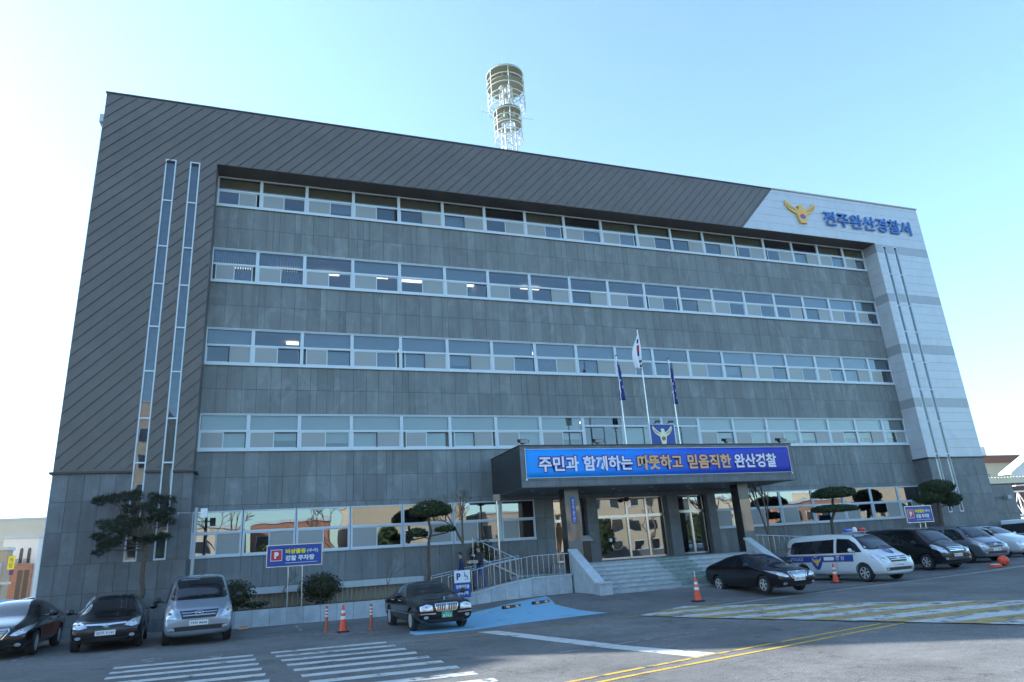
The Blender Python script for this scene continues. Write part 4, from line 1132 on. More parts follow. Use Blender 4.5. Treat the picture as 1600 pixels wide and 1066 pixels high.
def logo(parent, bvh, z, w=.11, m='chrome'):
    mb = MB(); h = bvh.ray_cast(Vector((9, 0, z)), Vector((-1, 0, 0)))[0]; x = h.x+.02; n = 20
    for i in range(n):
        a, b = 2*math.pi*i/n, 2*math.pi*(i+1)/n
        mb.tube((x, w*math.cos(a), z+w*.55*math.sin(a)), (x, w*math.cos(b), z+w*.55*math.sin(b)), w*.07, n=5)
    mb.tube((x, -w*.5, z-w*.35), (x, -w*.3, z+w*.38), w*.09, n=5); mb.tube((x, w*.3, z-w*.38), (x, w*.5, z+w*.35), w*.09, n=5); mb.tube((x, -w*.38, z-.02*w), (x, w*.38, z+.02*w), w*.08, n=5)
    mb.build('badge', m, parent, smooth=True)

def mirrors(parent, x, z, W, m):
    for s in (-1, 1):
        mb = MB(); y = s*(W/2-.02)
        mb.tube((x+.03, y, z), (x, y+s*.12, z+.02), .025, n=6)
        c = (x, y+s*.2, z+.06)
        bmv = []
        for i in range(7):
            for j in range(10):
                a, b = math.pi*i/6, 2*math.pi*j/10
                bmv.append((c[0]+.07*math.cos(a), c[1]+.115*math.sin(a)*math.cos(b), c[2]+.085*math.sin(a)*math.sin(b)))
        mb.add(bmv, [(i*10+j, i*10+(j+1) % 10, (i+1)*10+(j+1) % 10, (i+1)*10+j) for i in range(6) for j in range(10)])
        mb.build('wing_mirror', m, parent, smooth=True)

def paint(name, col, metal=.3, rough=.25): return mat(name, col, rough, metal=metal, coat=1.0)
P_BLACK = mat('black_paint', (.004, .004, .006), .22, coat=.55, spec=.35); P_SILVER = paint('silver_paint', (.26, .30, .35), .5, .32)
P_WHITE = paint('white_paint', (.62, .66, .68), .0, .3); P_GREY = paint('grey_silver_paint', (.20, .22, .25), .5, .28)

def seams(bvh, xs, z0, z1, parent, zf=None, off=.003):
    ps = []
    for x in xs: ps.append([(x-.006, z0), (x+.006, z0), (x+.006, z1), (x-.006, z1)])
    decal(bvh, ps, 'y', 'door_gap', 'black_plastic', parent, off, .1); decal(bvh, ps, 'Y', 'door_gap', 'black_plastic', parent, off, .1)
def handles(parent, xs, z, W, m, bvh):
    for s in (-1, 1):
        for x in xs:
            h = bvh.ray_cast(Vector((x, s*9, z)), Vector((0, -s, 0)))[0]
            if h is None: continue
            mb = MB(); mb.box(x-.09, x+.09, min(h.y-.01*s, h.y+.03*s), max(h.y-.01*s, h.y+.03*s), z-.016, z+.016); mb.build('door_handle', m, parent)

def van(name, loc, rz, pm, label, cat='van', txt=None, police=False, dark=True, sc=1.0, L=5.12, grill='chrome', group=None, pl=None):
    t = empty(name, loc, rz, label=label, cat=cat, group=group); t.scale = (sc, sc, sc)
    h = L/2; W = 1.92
    st = [(-h, .42, .7, 1.0, 1.62, .80, .86, .62), (-h+.05, .30, .68, 1.05, 1.84, .90, .93, .70), (-h+.45, .24, .66, 1.08, 1.91, .93, .965, .755), (-h+1.2, .22, .66, 1.09, 1.935, .94, .97, .765),
          (.3, .22, .66, 1.09, 1.93, .94, .97, .765), (1.0, .22, .66, 1.08, 1.87, .94, .97, .745), (1.30, .22, .66, 1.06, 1.74, .94, .965, .72), (1.72, .22, .65, 1.01, 1.42, .94, .96, .72), (1.98, .22, .62, .98, 1.22, .93, .95, .72),
          (2.25, .22, .60, .93, 1.10, .90, .93, .66), (2.45, .24, .55, .85, .99, .88, .91, .62), (2.54, .28, .50, .74, .87, .82, .86, .58), (2.57, .36, .48, .62, .72, .72, .76, .52)]
    if L != 5.12: st = [(x*(L/5.12) if x < 0 else x-(5.12-L)/2*1.0, *r) for x, *r in st]
    df = -(5.12-L)/2 if L != 5.12 else 0     # front shift
    me = loft_body(st, L, W); bvh = make_bvh(me)
    wf, wr = 1.62+df, -1.55*(L/5.12)
    me = cut_arches(me, [(wf, .36), (wr, .36)], .40, W); me.materials.clear(); me.materials.append(pm)
    b = bpy.data.objects.new('body', me); COL.objects.link(b); b.parent = t
    mb = MB(); mb.box(-h+.3, h-.55, -.62, .62, .24, .42); mb.build('underbody', 'black_plastic', t)
    G_ = 'carglass'
    decal(bvh, [[(-.70, 1.22), (.70, 1.22), (.78, 1.26), (.62, 1.79), (.5, 1.82), (-.5, 1.82), (-.62, 1.79), (-.78, 1.26)]], 'x', 'windshield', G_, t)
    side = [[(1.62+df, 1.15), (1.30+df, 1.50), (1.0+df, 1.68), (.42+df, 1.72), (.40+df, 1.14)], [(.26+df, 1.14), (.27+df, 1.70), (-h+.62, 1.66), (-h+.42, 1.58), (-h+.34, 1.24), (-h+.42, 1.14)]]
    for s_ in side: decal(bvh, [s_], 'y', 'side_window', G_, t, .010); decal(bvh, [s_], 'Y', 'side_window', G_, t, .010)
    decal(bvh, [[(-.68, 1.16), (.68, 1.16), (.60, 1.68), (-.60, 1.68)]], 'X', 'rear_window', G_, t)
    hl = [(.56, .74), (.66, .72), (.86, .80), (.885, .98), (.84, 1.03), (.70, .93), (.60, .82)]
    hl = [(.58, .72), (.86, .74), (.90, .92), (.84, 1.08), (.78, 1.10), (.66, .92)]
    for q in (hl, mir(hl)):
        o_ = decal(bvh, [q], 'x', 'headlight', 'lamp', t, .012, .05)
        cx_ = sum(p[0] for p in q)/len(q); hh = bvh.ray_cast(Vector((9, cx_, .85)), Vector((-1, 0, 0)))[0]
        mb = MB(); mb.lathe([(.055, .02), (.07, .035), (.062, .04), (.03, .03)], (hh.x-.002, cx_, .85), 14, 0, 'x'); mb.build('reflector', 'chrome', o_, smooth=True)
    decal(bvh, [[(-.52, .955), (.52, .955), (.44, .72), (-.44, .72)]], 'x', 'grille', 'black_plastic', t, .004)
    brs = []
    for k, zz_ in enumerate((.935, .865, .795)):
        ww = .50-.035*k; brs.append([(-ww, zz_-.006), (ww, zz_-.006), (ww, zz_+.026), (-ww, zz_+.026)])
    decal(bvh, brs, 'x', 'grille_bar', pm if grill == 'paint' else 'chrome', t, .018, .05)
    logo(t, bvh, .865, .10)
    decal(bvh, [[(-.74, .40), (.74, .40), (.80, .52), (-.80, .52)]], 'x', 'air_intake', 'black_plastic', t, .006)
    for s in (-1, 1):
        q = [(s*.62, .42), (s*.78, .43), (s*.80, .51), (s*.64, .50)]; decal(bvh, [q], 'x', 'fog_light', 'lamp', t, .012, .04)
        q = [(s*.72, 1.0), (s*.86, 1.0), (s*.84, 1.45), (s*.72, 1.45)]; decal(bvh, [q], 'X', 'tail_light', 'red', t, .01)
    hx = bvh.ray_cast(Vector((9, 0, .60)), Vector((-1, 0, 0)))[0].x
    if txt: plate(t, hx+.005, .60, txt, m=(pl or 'plate'))
    for x in (wf, wr):
        for s in (-1, 1): wheel(t, x, s*(W/2-.135), .345, .345, .22, s, 6)
    mirrors(t, 1.30+df, 1.18, W, 'black_plastic' if not police else P_WHITE)
    seams(bvh, [.33+df, -.85], .40, 1.12, t); handles(t, [.45+df, -.75], 1.02, W, pm, bvh)
    mb = MB(); z = bvh.ray_cast(Vector((1.9+df, 0, 9)), Vector((0, 0, -1)))[0].z
    for s in (-1, 1): mb.tube((1.93+df, s*.55, z+.02), (1.86+df, s*.05, z+.07), .012, n=5)
    mb.build('wiper', 'black_plastic', t)
    if police:
        for ax in ('y', 'Y'):
            decal(bvh, [[(-h+.05, .80), (1.22+df, .80), (1.22+df, 1.06), (-h+.05, 1.06)]], ax, 'stripe', 'sign_blue', t, .004)
            decal(bvh, [[(-h+.05, .775), (1.22+df, .775), (1.22+df, .80), (-h+.05, .80)], [(-h+.05, 1.06), (1.22+df, 1.06), (1.22+df, 1.085), (-h+.05, 1.085)]], ax, 'gold_line', 'gold', t, .005)
            xs = -1 if ax == 'Y' else 1
            cx = -.70
            sh = [(cx-.30, 1.03), (cx, 1.06), (cx+.30, 1.03), (cx+.27, .72), (cx+.14, .55), (cx, .46), (cx-.14, .55), (cx-.27, .72)]
            e = decal(bvh, [sh], ax, 'emblem', 'sign_blue', t, .012)
            wg = [[(cx+s*.04, .84), (cx+s*.13, .90), (cx+s*.25, .99), (cx+s*.23, .88), (cx+s*.15, .80), (cx+s*.06, .76)] for s in (-1, 1)]
            decal(bvh, wg+[[(cx-.06, .92), (cx+.06, .92), (cx+.08, .72), (cx, .62), (cx-.08, .72)]], ax, 'crest', 'gold', e, .018, .05)
        project_text(bvh, 'POLICE', -h+.38, .87, .72, .13, 'white', t, 'lettering', 'y', .010)
        project_text(bvh, '경 찰', .42+df-.1, .86, .46, .15, 'white', t, 'lettering', 'y', .010)
        project_text(bvh, 'POLICE', .9+df, .87, .72, .13, 'white', t, 'lettering', 'Y', .010)
        decal(bvh, [[(-.30, .86), (.20, .86), (.24, .90), (.24, .97), (.20, 1.0), (-.30, 1.0)]], 'y', 'faded_patch', 'white', t, .008)
        sh = [(1.98+df, -.16), (2.16+df, -.22), (2.30+df, -.15), (2.38+df, 0), (2.30+df, .15), (2.16+df, .22), (1.98+df, .16), (1.94+df, 0)]
        e = decal(bvh, [sh], 'z', 'hood_emblem', 'sign_blue', t, .006); decal(bvh, [[(2.03+df, -.13), (2.14+df, -.05), (2.26+df, 0), (2.14+df, .05), (2.03+df, .13), (2.08+df, 0)]], 'z', 'crest', 'gold', e, .010, .05)
        # light bar
        zr = bvh.ray_cast(Vector((.75+df, 0, 9)), Vector((0, 0, -1)))[0].z
        mb = MB(); mb.box(.62+df, .90+df, -.60, .60, zr+.055, zr+.085); 
        for s in (-.5, .5): mb.box(.70+df, .82+df, s-.03, s+.03, zr-.01, zr+.055)
        lb = mb.build('light_bar', 'grey_box', t)
        for s, m_ in ((-1, 'blue_lens'), (1, 'red')):
            mb = MB(); mb.lathe([(.05, 0), (.075, .05), (.075, .33), (.05, .38)], (.76+df, s*.42-.19, zr+.15), 14, 0, 'y'); mb.build('beacon_lens', m_, lb, smooth=True)
        mb = MB(); mb.lathe([(.06, 0), (.10, .02), (.10, .14), (.05, .20), (0, .21)], (.76+df, 0, zr+.07), 14); mb.build('siren', 'white', lb, smooth=True)
        mb = MB(); mb.tube((-1.2, -.5, zr-.02), (-1.35, -.5, zr+.45), .008, n=5); mb.build('aerial', 'black_plastic', t)
    return t

def sedan(name, loc, rz, pm, label, kind='mid', txt=None, sc=1.0, L=4.82, pl='plate', pink='ink', top=None, cat='sedan', group=None, H=1.47):
    t = empty(name, loc, rz, label=label, cat=cat, group=group); t.scale = (sc, sc, sc)
    h = L/2; W = 1.84; k = H/1.47; q = L/4.82
    if kind == 'classic':
        st = [(-2.41, .40, .60, .80, .90, .62, .70, .52), (-2.36, .28, .60, .88, 1.0, .80, .84, .66), (-2.1, .22, .60, .92, 1.04, .86, .90, .70), (-1.55, .20, .58, .94, 1.08, .87, .91, .70), (-1.05, .20, .58, .95, 1.34, .88, .91, .62),
              (-.55, .19, .58, .95, 1.43, .88, .91, .60), (.1, .19, .58, .95, 1.44, .88, .91, .60), (.55, .19, .58, .95, 1.33, .88, .91, .62), (1.05, .19, .58, .93, 1.06, .88, .91, .70), (1.2, .19, .58, .92, 1.01, .88, .91, .72), (1.8, .20, .57, .87, .95, .87, .90, .70), (2.2, .22, .55, .83, .90, .86, .89, .70), (2.38, .24, .53, .76, .83, .82, .85, .68), (2.42, .34, .5, .62, .70, .74, .77, .60)]
    else:
        st = [(-2.41, .42, .66, .86, .98, .60, .68, .50), (-2.36, .30, .64, .94, 1.09, .78, .84, .62), (-2.1, .22, .60, .97, 1.14, .86, .90, .68), (-1.65, .20, .60, .98, 1.22, .88, .92, .66), (-1.05, .20, .58, .97, 1.40, .89, .925, .60),
              (-.5, .19, .58, .96, 1.475, .89, .925, .58), (.05, .19, .58, .95, 1.475, .89, .925, .58), (.5, .19, .58, .94, 1.38, .89, .925, .60), (1.0, .19, .58, .92, 1.14, .89, .92, .68), (1.25, .19, .58, .90, 1.03, .89, .92, .70), (1.75, .20, .56, .84, .95, .88, .91, .68), (2.12, .22, .54, .79, .88, .86, .885, .66), (2.34, .24, .5, .71, .79, .80, .84, .62), (2.42, .34, .46, .56, .63, .70, .74, .54)]
    st = [(a*q, b, c, d*(1+(k-1)*.5), e*k, f, g, h_) for a, b, c, d, e, f, g, h_ in st]
    me = loft_body(st, L, W); bvh = make_bvh(me)
    wf, wr, wrad = 1.42*q, -1.38*q, .325
    me = cut_arches(me, [(wf, .34), (wr, .34)], .375, W); me.materials.clear(); me.materials.append(pm)
    b = bpy.data.objects.new('body', me); COL.objects.link(b); b.parent = t
    mb = MB(); mb.box(-h+.35, h-.5, -.6, .6, .2, .38); mb.build('underbody', 'black_plastic', t)
    G_ = 'carglass'
    zb_, zt_ = (1.06, 1.37) if kind == 'classic' else (1.08, 1.40)
    decal(bvh, [[(-.66, zb_*k), (.66, zb_*k), (.70, (zb_+.03)*k), (.56, zt_*k), (-.56, zt_*k), (-.70, (zb_+.03)*k)]], 'x', 'windshield', G_, t)
    decal(bvh, [[(-.60, 1.13*k), (.60, 1.13*k), (.50, 1.36*k), (-.50, 1.36*k)]], 'X', 'rear_window', G_, t)
    if kind == 'classic': side = [[(.98, .98), (.52, 1.26), (.15, 1.33), (-.18, 1.34), (-.18, .985)], [(-.28, .985), (-.28, 1.34), (-.75, 1.32), (-1.10, 1.20), (-1.32, 1.00)]]
    else: side = [[(1.02, 1.0), (.55, 1.26), (.15, 1.36), (-.15, 1.375), (-.15, 1.0)], [(-.25, 1.0), (-.25, 1.375), (-.75, 1.36), (-1.20, 1.24), (-1.50, 1.09), (-1.45, 1.03)]]
    side = [[(a*q, b_*k) for a, b_ in p] for p in side]
    for s_ in side: decal(bvh, [s_], 'y', 'side_window', G_, t, .010); decal(bvh, [s_], 'Y', 'side_window', G_, t, .010)
    if kind == 'classic':
        hl = [(.44, .60), (.46, .76), (.62, .79), (.82, .74), (.84, .64), (.80, .60)]
        gr = [(-.34, .80), (.34, .80), (.38, .77), (.33, .60), (.26, .575), (-.26, .575), (-.33, .60), (-.38, .77)]
        decal(bvh, [gr], 'x', 'grille_surround', 'chrome', t, .014, .05)
        decal(bvh, [[(a*.92, .6875+(b_-.6875)*.84) for a, b_ in gr]], 'x', 'grille', 'black_plastic', t, .022, .05)
        decal(bvh, [[(x-.006, .60), (x+.006, .60), (x+.006, .775), (x-.006, .775)] for x in [(-.29+.058*i) for i in range(11)]]+[[(-.016, .59), (.016, .59), (.016, .79), (-.016, .79)]], 'x', 'grille_bar', 'chrome', t, .028, .06)
        z = bvh.ray_cast(Vector((2.15, 0, 9)), Vector((0, 0, -1)))[0].z
        mb = MB(); mb.prism([(2.12, z), (2.2, z), (2.15, z+.10)], 'y', -.008, .008); mb.build('hood_ornament', 'chrome', t)
        for s in (-1, 1): decal(bvh, [[(s*.36, .50), (s*.86, .51), (s*.86, .54), (s*.36, .53)]], 'x', 'bumper_trim', 'chrome', t, .012, .05)
        fog = .42
    elif kind == 'hatch':                # small sedan with thin winged grille
        hl = [(.46, .66), (.50, .72), (.66, .82), (.78, .86), (.84, .78), (.82, .66), (.66, .62)]
        decal(bvh, [[(-.46, .63), (.46, .63), (.50, .71), (-.50, .71)]], 'x', 'grille', 'black_plastic', t, .006, .05)
        decal(bvh, [[(-.52, .71), (-.16, .70), (0, .68), (.16, .70), (.52, .71), (.50, .75), (.2, .745), (0, .74), (-.2, .745), (-.50, .75)]], 'x', 'grille_trim', 'chrome', t, .016, .05)
        fog = .40
    else:
        hl = [(.46, .60), (.52, .66), (.74, .78), (.86, .84), (.87, .74), (.80, .64), (.60, .585)]
        gr = [(-.40, .78), (.40, .78), (.44, .72), (.30, .52), (-.30, .52), (-.44, .72)]
        decal(bvh, [gr], 'x', 'grille_surround', 'chrome', t, .012, .05)
        decal(bvh, [[(a*.93, .65+(b_-.65)*.88) for a, b_ in gr]], 'x', 'grille', 'black_plastic', t, .020, .05)
        decal(bvh, [[(-w_, z-.008), (w_, z-.008), (w_, z+.008), (-w_, z+.008)] for z, w_ in ((.74, .37), (.70, .36), (.66, .33), (.62, .30), (.58, .27))], 'x', 'grille_bar', 'chrome', t, .026, .06)
        fog = .36
    for s_ in (hl, mir(hl)):
        o_ = decal(bvh, [s_], 'x', 'headlight', 'lamp', t, .010, .05)
        cx_ = sum(p[0] for p in s_)/len(s_); cz_ = sum(p[1] for p in s_)/len(s_); hh = bvh.ray_cast(Vector((9, cx_, cz_)), Vector((-1, 0, 0)))[0]
        mb = MB(); mb.lathe([(.035, .01), (.05, .028), (.042, .032), (.02, .024)], (hh.x, cx_, cz_), 14, 0, 'x'); mb.build('reflector', 'chrome', o_, smooth=True)
    decal(bvh, [[(-.55, .27), (.55, .27), (.60, .36), (-.60, .36)]], 'x', 'air_intake', 'black_plastic', t, .006)
    for s in (-1, 1):
        c = (s*.66, fog); n = 10
        decal(bvh, [[(c[0]+.075*math.cos(2*math.pi*i/n), c[1]+.045*math.sin(2*math.pi*i/n)) for i in range(n)]], 'x', 'fog_light', 'lamp', t, .010, .05)
        decal(bvh, [[(s*.50, .82), (s*.80, .80), (s*.82, .93), (s*.50, .95)]], 'X', 'tail_light', 'red', t, .01)
    if kind != 'classic': logo(t, bvh, .69 if kind == 'hatch' else .76, .075)
    pz = .47 if kind == 'classic' else .50
    hx = max(bvh.ray_cast(Vector((9, 0, pz+dz)), Vector((-1, 0, 0)))[0].x for dz in (-.05, 0, .05))
    if txt:
        if top: plate(t, hx+.008, pz, txt, pl, pink, .34, .17, top)
        else: plate(t, hx+.008, pz, txt, pl, pink)
    for x in (wf, wr):
        for s in (-1, 1): wheel(t, x, s*(W/2-.125), wrad, wrad, .21, s, 8 if kind == 'classic' else 5 if kind == 'mid' else 10)
    mirrors(t, .80*q, 1.0*k, W, pm)
    seams(bvh, [.98*q, -.20*q, -1.12*q], .34, .98, t); handles(t, [.02, -1.0*q], .88, W, pm if kind != 'classic' else 'chrome', bvh)
    if kind == 'classic':
        for ax in ('y', 'Y'): decal(bvh, [[(-1.9, .50), (1.9, .50), (1.9, .53), (-1.9, .53)]], ax, 'side_trim', 'chrome', t, .008, .2)
    return t

def place(u, v, du=0):                 # ground point under a pixel
    p = gpt(u, v); return p
def gl_(x, y): return (x, y, G(x, y))
FRONT = R(-90)                           # nose towards the street
van('passenger_van', gl_(5.42, -3.1), R(-84), P_SILVER, 'silver passenger van facing the street in front of the pine', txt='79부 8666', sc=1.03, L=4.6, grill='paint')
sedan('parked_sedan', gl_(2.96, -2.69), R(-85), P_BLACK, 'black compact sedan with thin chrome grille, left of the silver van', kind='hatch', txt='50무 9141', sc=1.03, L=4.5)
sedan('parked_sedan', gl_(.2, -2.36), R(-88), P_BLACK, 'black sedan cut by the left edge of the photo', kind='mid', sc=1.04)
sedan('parked_sedan', gl_(12.38, -5.89), R(-86), P_BLACK, 'black classic sedan with upright chrome grille and green plate', kind='classic', txt='8762', pl='plate_g', pink='plate', top='전북 31', sc=.95)
sedan('parked_sedan', gl_(26.09, -5.06), R(-89), P_BLACK, 'black sedan parked before the entrance steps', kind='mid', txt='42머 1734', sc=.98)
van('police_van', gl_(33.13, -2.67), R(-86), P_WHITE, 'white police van with blue side stripe beside the black sedan', cat='police van', txt='77부 8442', police=True, sc=1.08, grill='paint')
van('passenger_van', gl_(39.4, -.68), R(-90), P_BLACK, 'black passenger van between the police van and a silver van', txt='79모 2734', sc=1.07)
van('passenger_van', gl_(43.56, .1), R(-94), P_GREY, 'silver grey passenger van right of the black van', txt='71두 4482', sc=1.02, grill='paint')
sedan('minivan', gl_(47.0, .5), R(-92), P_WHITE, 'white minivan parked right of the grey van', kind='hatch', sc=1.0, H=1.75, cat='minivan')
van('police_van', gl_(51.2, .4), R(-92), P_WHITE, 'white police van at the far right edge of the row', cat='police van', police=True, sc=1.05, grill='paint')
# far left: a car under a blue cover and a dark car behind
def covered():
    st = [(-2.2, .2, .5, .75, .9, .8, .85, .6), (-2.0, .1, .5, .9, 1.05, .95, .98, .7), (-1.2, .08, .5, .95, 1.3, .97, 1.0, .66), (-.4, .08, .5, .97, 1.5, .98, 1.0, .6), (.4, .08, .5, .95, 1.45, .98, 1.0, .62), (1.1, .08, .5, .9, 1.1, .97, 1.0, .7), (1.9, .1, .5, .8, .9, .95, .96, .7), (2.2, .2, .45, .6, .7, .8, .8, .6)]
    me = loft_body(st, 4.4, 1.9); me.materials.clear(); me.materials.append(M['tarp'])
    for p in me.polygons: p.use_smooth = True
    o = bpy.data.objects.new('covered_car', me); COL.objects.link(o); return o
o = covered(); o.location = gl_(-2.6, 5.5); o.rotation_euler.z = R(170)
tag(o, 'car under a pale blue cover behind the leftmost sedan', 'covered car')
sedan('parked_sedan', gl_(-2.6, 12.5), R(10), paint('blue_black_paint', (.01, .015, .04)), 'dark blue car beyond the covered car', kind='hatch', sc=1.0)

# ------------------------------------------------------------------ vegetation
def leaves(mb, n, fn, s0, s1, rs, flat=.0, mi=0):
    for _ in range(n):
        p, nrm = fn(); s = rs.uniform(s0, s1)
        a = Vector((rs.gauss(0,1), rs.gauss(0,1), rs.gauss(0,1)*(1-flat))).normalized(); b = (nrm+Vector((rs.gauss(0,.5), rs.gauss(0,.5), rs.gauss(0,.5)))).normalized()
        c = a.cross(b).normalized(); a = b.cross(c)
        mb.add([p-a*s, p+c*s*.45, p+a*s, p-c*s*.45], [(0,1,2,3)], mi, min(1, max(0, rs.gauss(.4, .28))))
def blob(rs, c, rx, ry, rz_, lumps=6, flat_bottom=False, lo=.55, hi=1.16):
    ls = [(Vector((rs.gauss(0,1), rs.gauss(0,1), rs.gauss(0,1))).normalized(), rs.uniform(.06, .2)) for _ in range(lumps)]
    def fn():
        d = Vector((rs.gauss(0,1), rs.gauss(0,1), rs.gauss(0,1))).normalized()
        r = 1+sum(a*max(0, d.dot(v))**4 for v, a in ls); r *= rs.uniform(lo, hi)**.7
        if flat_bottom and d.z < 0: d.z *= .25
        return Vector((c[0]+d.x*rx*r, c[1]+d.y*ry*r, c[2]+d.z*rz_*r)), d
    return fn
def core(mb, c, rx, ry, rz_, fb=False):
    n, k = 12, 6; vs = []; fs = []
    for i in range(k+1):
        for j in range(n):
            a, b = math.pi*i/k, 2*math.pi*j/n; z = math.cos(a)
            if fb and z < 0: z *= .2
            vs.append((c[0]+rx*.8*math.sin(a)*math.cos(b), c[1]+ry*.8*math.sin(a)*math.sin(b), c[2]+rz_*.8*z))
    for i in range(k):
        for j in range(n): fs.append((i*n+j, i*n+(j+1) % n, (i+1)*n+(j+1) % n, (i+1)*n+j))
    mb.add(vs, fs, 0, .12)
def limb(mb, p, q, r1, r2, rs, k=4, j=.06):
    p, q = Vector(p), Vector(q); pts = [p]
    L = (q-p).length
    for i in range(1, k): pts.append(p.lerp(q, i/k)+Vector((rs.gauss(0, j), rs.gauss(0, j), rs.gauss(0, j*.4)))*L)
    pts.append(q)
    for i in range(k): mb.tube(pts[i]-(pts[i+1]-pts[i])*.06, pts[i+1]+(pts[i+1]-pts[i])*.06, r1+(r2-r1)*i/k, r1+(r2-r1)*(i+1)/k, n=7, cap=False)
    return pts
def tree(name, base, trunk, crowns, label, seed, cat='tree', leafm='leaf', bark='bark', dens=1.0, ls=(.05, .11), flat=False):
    rs = random.Random(seed); t = empty(name, base, label=label, cat=cat)
    mb = MB()
    for seg in trunk: limb(mb, seg[0], seg[1], seg[2], seg[3], rs, k=9, j=.012)
    mb.build('trunk', bark, t, smooth=True)
    mb = MB()
    for c, rx, ry, rz_ in crowns:
        core(mb, c, rx*.74, ry*.74, rz_*.74, flat)
        leaves(mb, int(dens*1900*(rx*ry+rx*rz_)), blob(rs, c, rx, ry, rz_, flat_bottom=flat, lo=.66, hi=1.05, lumps=4), *ls, rs)
    mb.build('crown', leafm, t); return t
def atd(u, v, y, base): p = at(u, v, y); return (p.x-base[0], p.y-base[1], p.z-base[2])
# planter along the wall (left)
t = empty('planter', (4.9, 0, 0), label='low granite kerbed planting bed along the wall', cat='planter')
mb = MB(); x = 4.6
while x < 14.6:
    b = min(x+.62, 14.65); mb.box(x+.005-4.9, b-.005-4.9, 0, .16, -.3, .55, 0, random.uniform(.8, 1.1)); x += .62
mb.build('kerb_stone', 'conc', t)
mb = MB(); mb.box(-.3, 9.7, .165, 3.0, -.3, .48); mb.build('soil', 'soil', t)
# light well behind the shrubs
t = empty('light_well', (9.5, 2.2, 0), label='basement light well with grey slab top and steel bars behind the shrubs', cat='light well')
mb = MB(); mb.box(-3.4, 4.6, 0, .82, 1.05, 1.30); mb.build('slab', 'conc_top', t)
mb = MB()
for i in range(40): mb.tube((-3.3+i*.2, .05, .5), (-3.3+i*.2, .05, 1.05), .012, n=5)
mb.build('bar', 'steel', t)
mb = MB(); mb.box(-3.4, 4.6, .3, .6, .45, 1.04); mb.build('inner_wall', mat('well_wall', (.30, .27, .20), .9), t)
def shrub(u, v, y, rx, rz_, label, seed, m='bush'):
    p = at(u, v, y); rs = random.Random(seed); t = empty('shrub', (p.x, p.y, .48), label=label, cat='shrub')
    mb = MB(); c = (0, 0, p.z-.48); core(mb, c, rx, rx*.8, rz_); leaves(mb, int(2600*rx*rz_*2), blob(rs, c, rx, rx*.8, rz_, 8), .03, .07, rs); mb.build('foliage', m, t)
    mb = MB()
    for k in range(4): limb(mb, (rs.gauss(0, .05), rs.gauss(0, .05), -.1), (rs.gauss(0, .2), rs.gauss(0, .15), c[2]), .03, .012, rs)
    mb.build('stem', 'bark', t)
shrub(502, 918, 1.0, .78, .52, 'large rounded clipped shrub right of the parking sign', 11)
shrub(366, 930, .8, .62, .50, 'rounded shrub just right of the silver van', 12)
shrub(752, 872, 1.9, .58, .75, 'tall dark shrub behind the ramp, where a person passes', 13)
shrub(398, 945, .6, .5, .10, 'low green ground shrub by the parking sign', 14)
gm_ = MB(); rs = random.Random(77)
for _ in range(2600):
    x, y = rs.uniform(4.8, 14.3), rs.uniform(.2, 1.9)
    if rs.random() < .4: x, y = rs.gauss(7.0, .5), abs(rs.gauss(.2, .25))+.1
    a = rs.uniform(0, 6.3); h_ = rs.uniform(.05, .16); c_, s_ = math.cos(a)*.012, math.sin(a)*.012; lx, ly = rs.gauss(0, .05), rs.gauss(0, .05)
    gm_.add([(x-c_, y-s_, .47), (x+c_, y+s_, .47), (x+lx, y+ly, .47+h_)], [(0, 1, 2)], 0, min(1, max(0, rs.gauss(.6, .3))))
tag(gm_.build('grass', leafmat('dry_grass', (.05, .06, .02), (.14, .12, .06))), 'sparse dry grass and weeds in the planting bed', kind='stuff')
# pine
b = (3.15, .9, .4)
mb_t = [((0, 0, -.4), (.02, .05, 2.4), .10, .075), ((.02, .05, 2.4), atd(222, 785, .95, b), .075, .04)]
pads = [(155, 782, .50, .16), (178, 782, .5, .2), (197, 776, .5, .22), (212, 775, .45, .22), (205, 795, .6, .22), (230, 792, .5, .22), (245, 778, .45, .2), (262, 782, .5, .22), (272, 798, .42, .16), (250, 800, .5, .2), (258, 812, .42, .16), (238, 812, .4, .15),
        (185, 812, .55, .22), (165, 820, .5, .2), (175, 830, .6, .24), (195, 832, .5, .2), (150, 842, .45, .14), (165, 850, .55, .18), (180, 845, .5, .2), (155, 858, .42, .13), (218, 840, .5, .17), (240, 842, .5, .16), (255, 838, .42, .14), (205, 818, .5, .2)]
rs = random.Random(5); t = empty('pine_tree', b, label='crooked dark pine with layered branches before the left wing', cat='pine tree')
mb = MB(); fl = MB()
for s in mb_t: limb(mb, *s, rs, k=6, j=.02)
for (u, v, rx, rzz) in pads:
    u = 213+(u-213)*.93; rx *= .80
    p = Vector(atd(u, v, .9+rs.uniform(-.45, .45), b)); z0 = max(.9, min(p.z-.15, 3.0)); lim = limb(mb, (.02, .03, z0), p, .035, .012, rs, k=4, j=.06)
    for q in range(3):
        cc = p+Vector((rs.gauss(0, rx*.25), rs.gauss(0, rx*.3), rs.gauss(0, .05)))
        fn = blob(rs, cc, rx*.62*.8, rx*.6*.8, rzz*.62, 3)
        for _ in range(95):
            c, d = fn(); d = (d+Vector((0, 0, .5))).normalized()
            for _k in range(3):
                dd = (d+Vector((rs.gauss(0, .6), rs.gauss(0, .6), rs.gauss(0, .35)))).normalized(); sd_ = dd.orthogonal().normalized()*.009
                fl.add([c-sd_, c+sd_, c+dd*rs.uniform(.08, .17)], [(0, 1, 2)], 0, min(1, max(0, rs.gauss(.4, .25))))
mb.build('trunk', 'bark', t, smooth=True); fl.build('crown', 'pine', t)
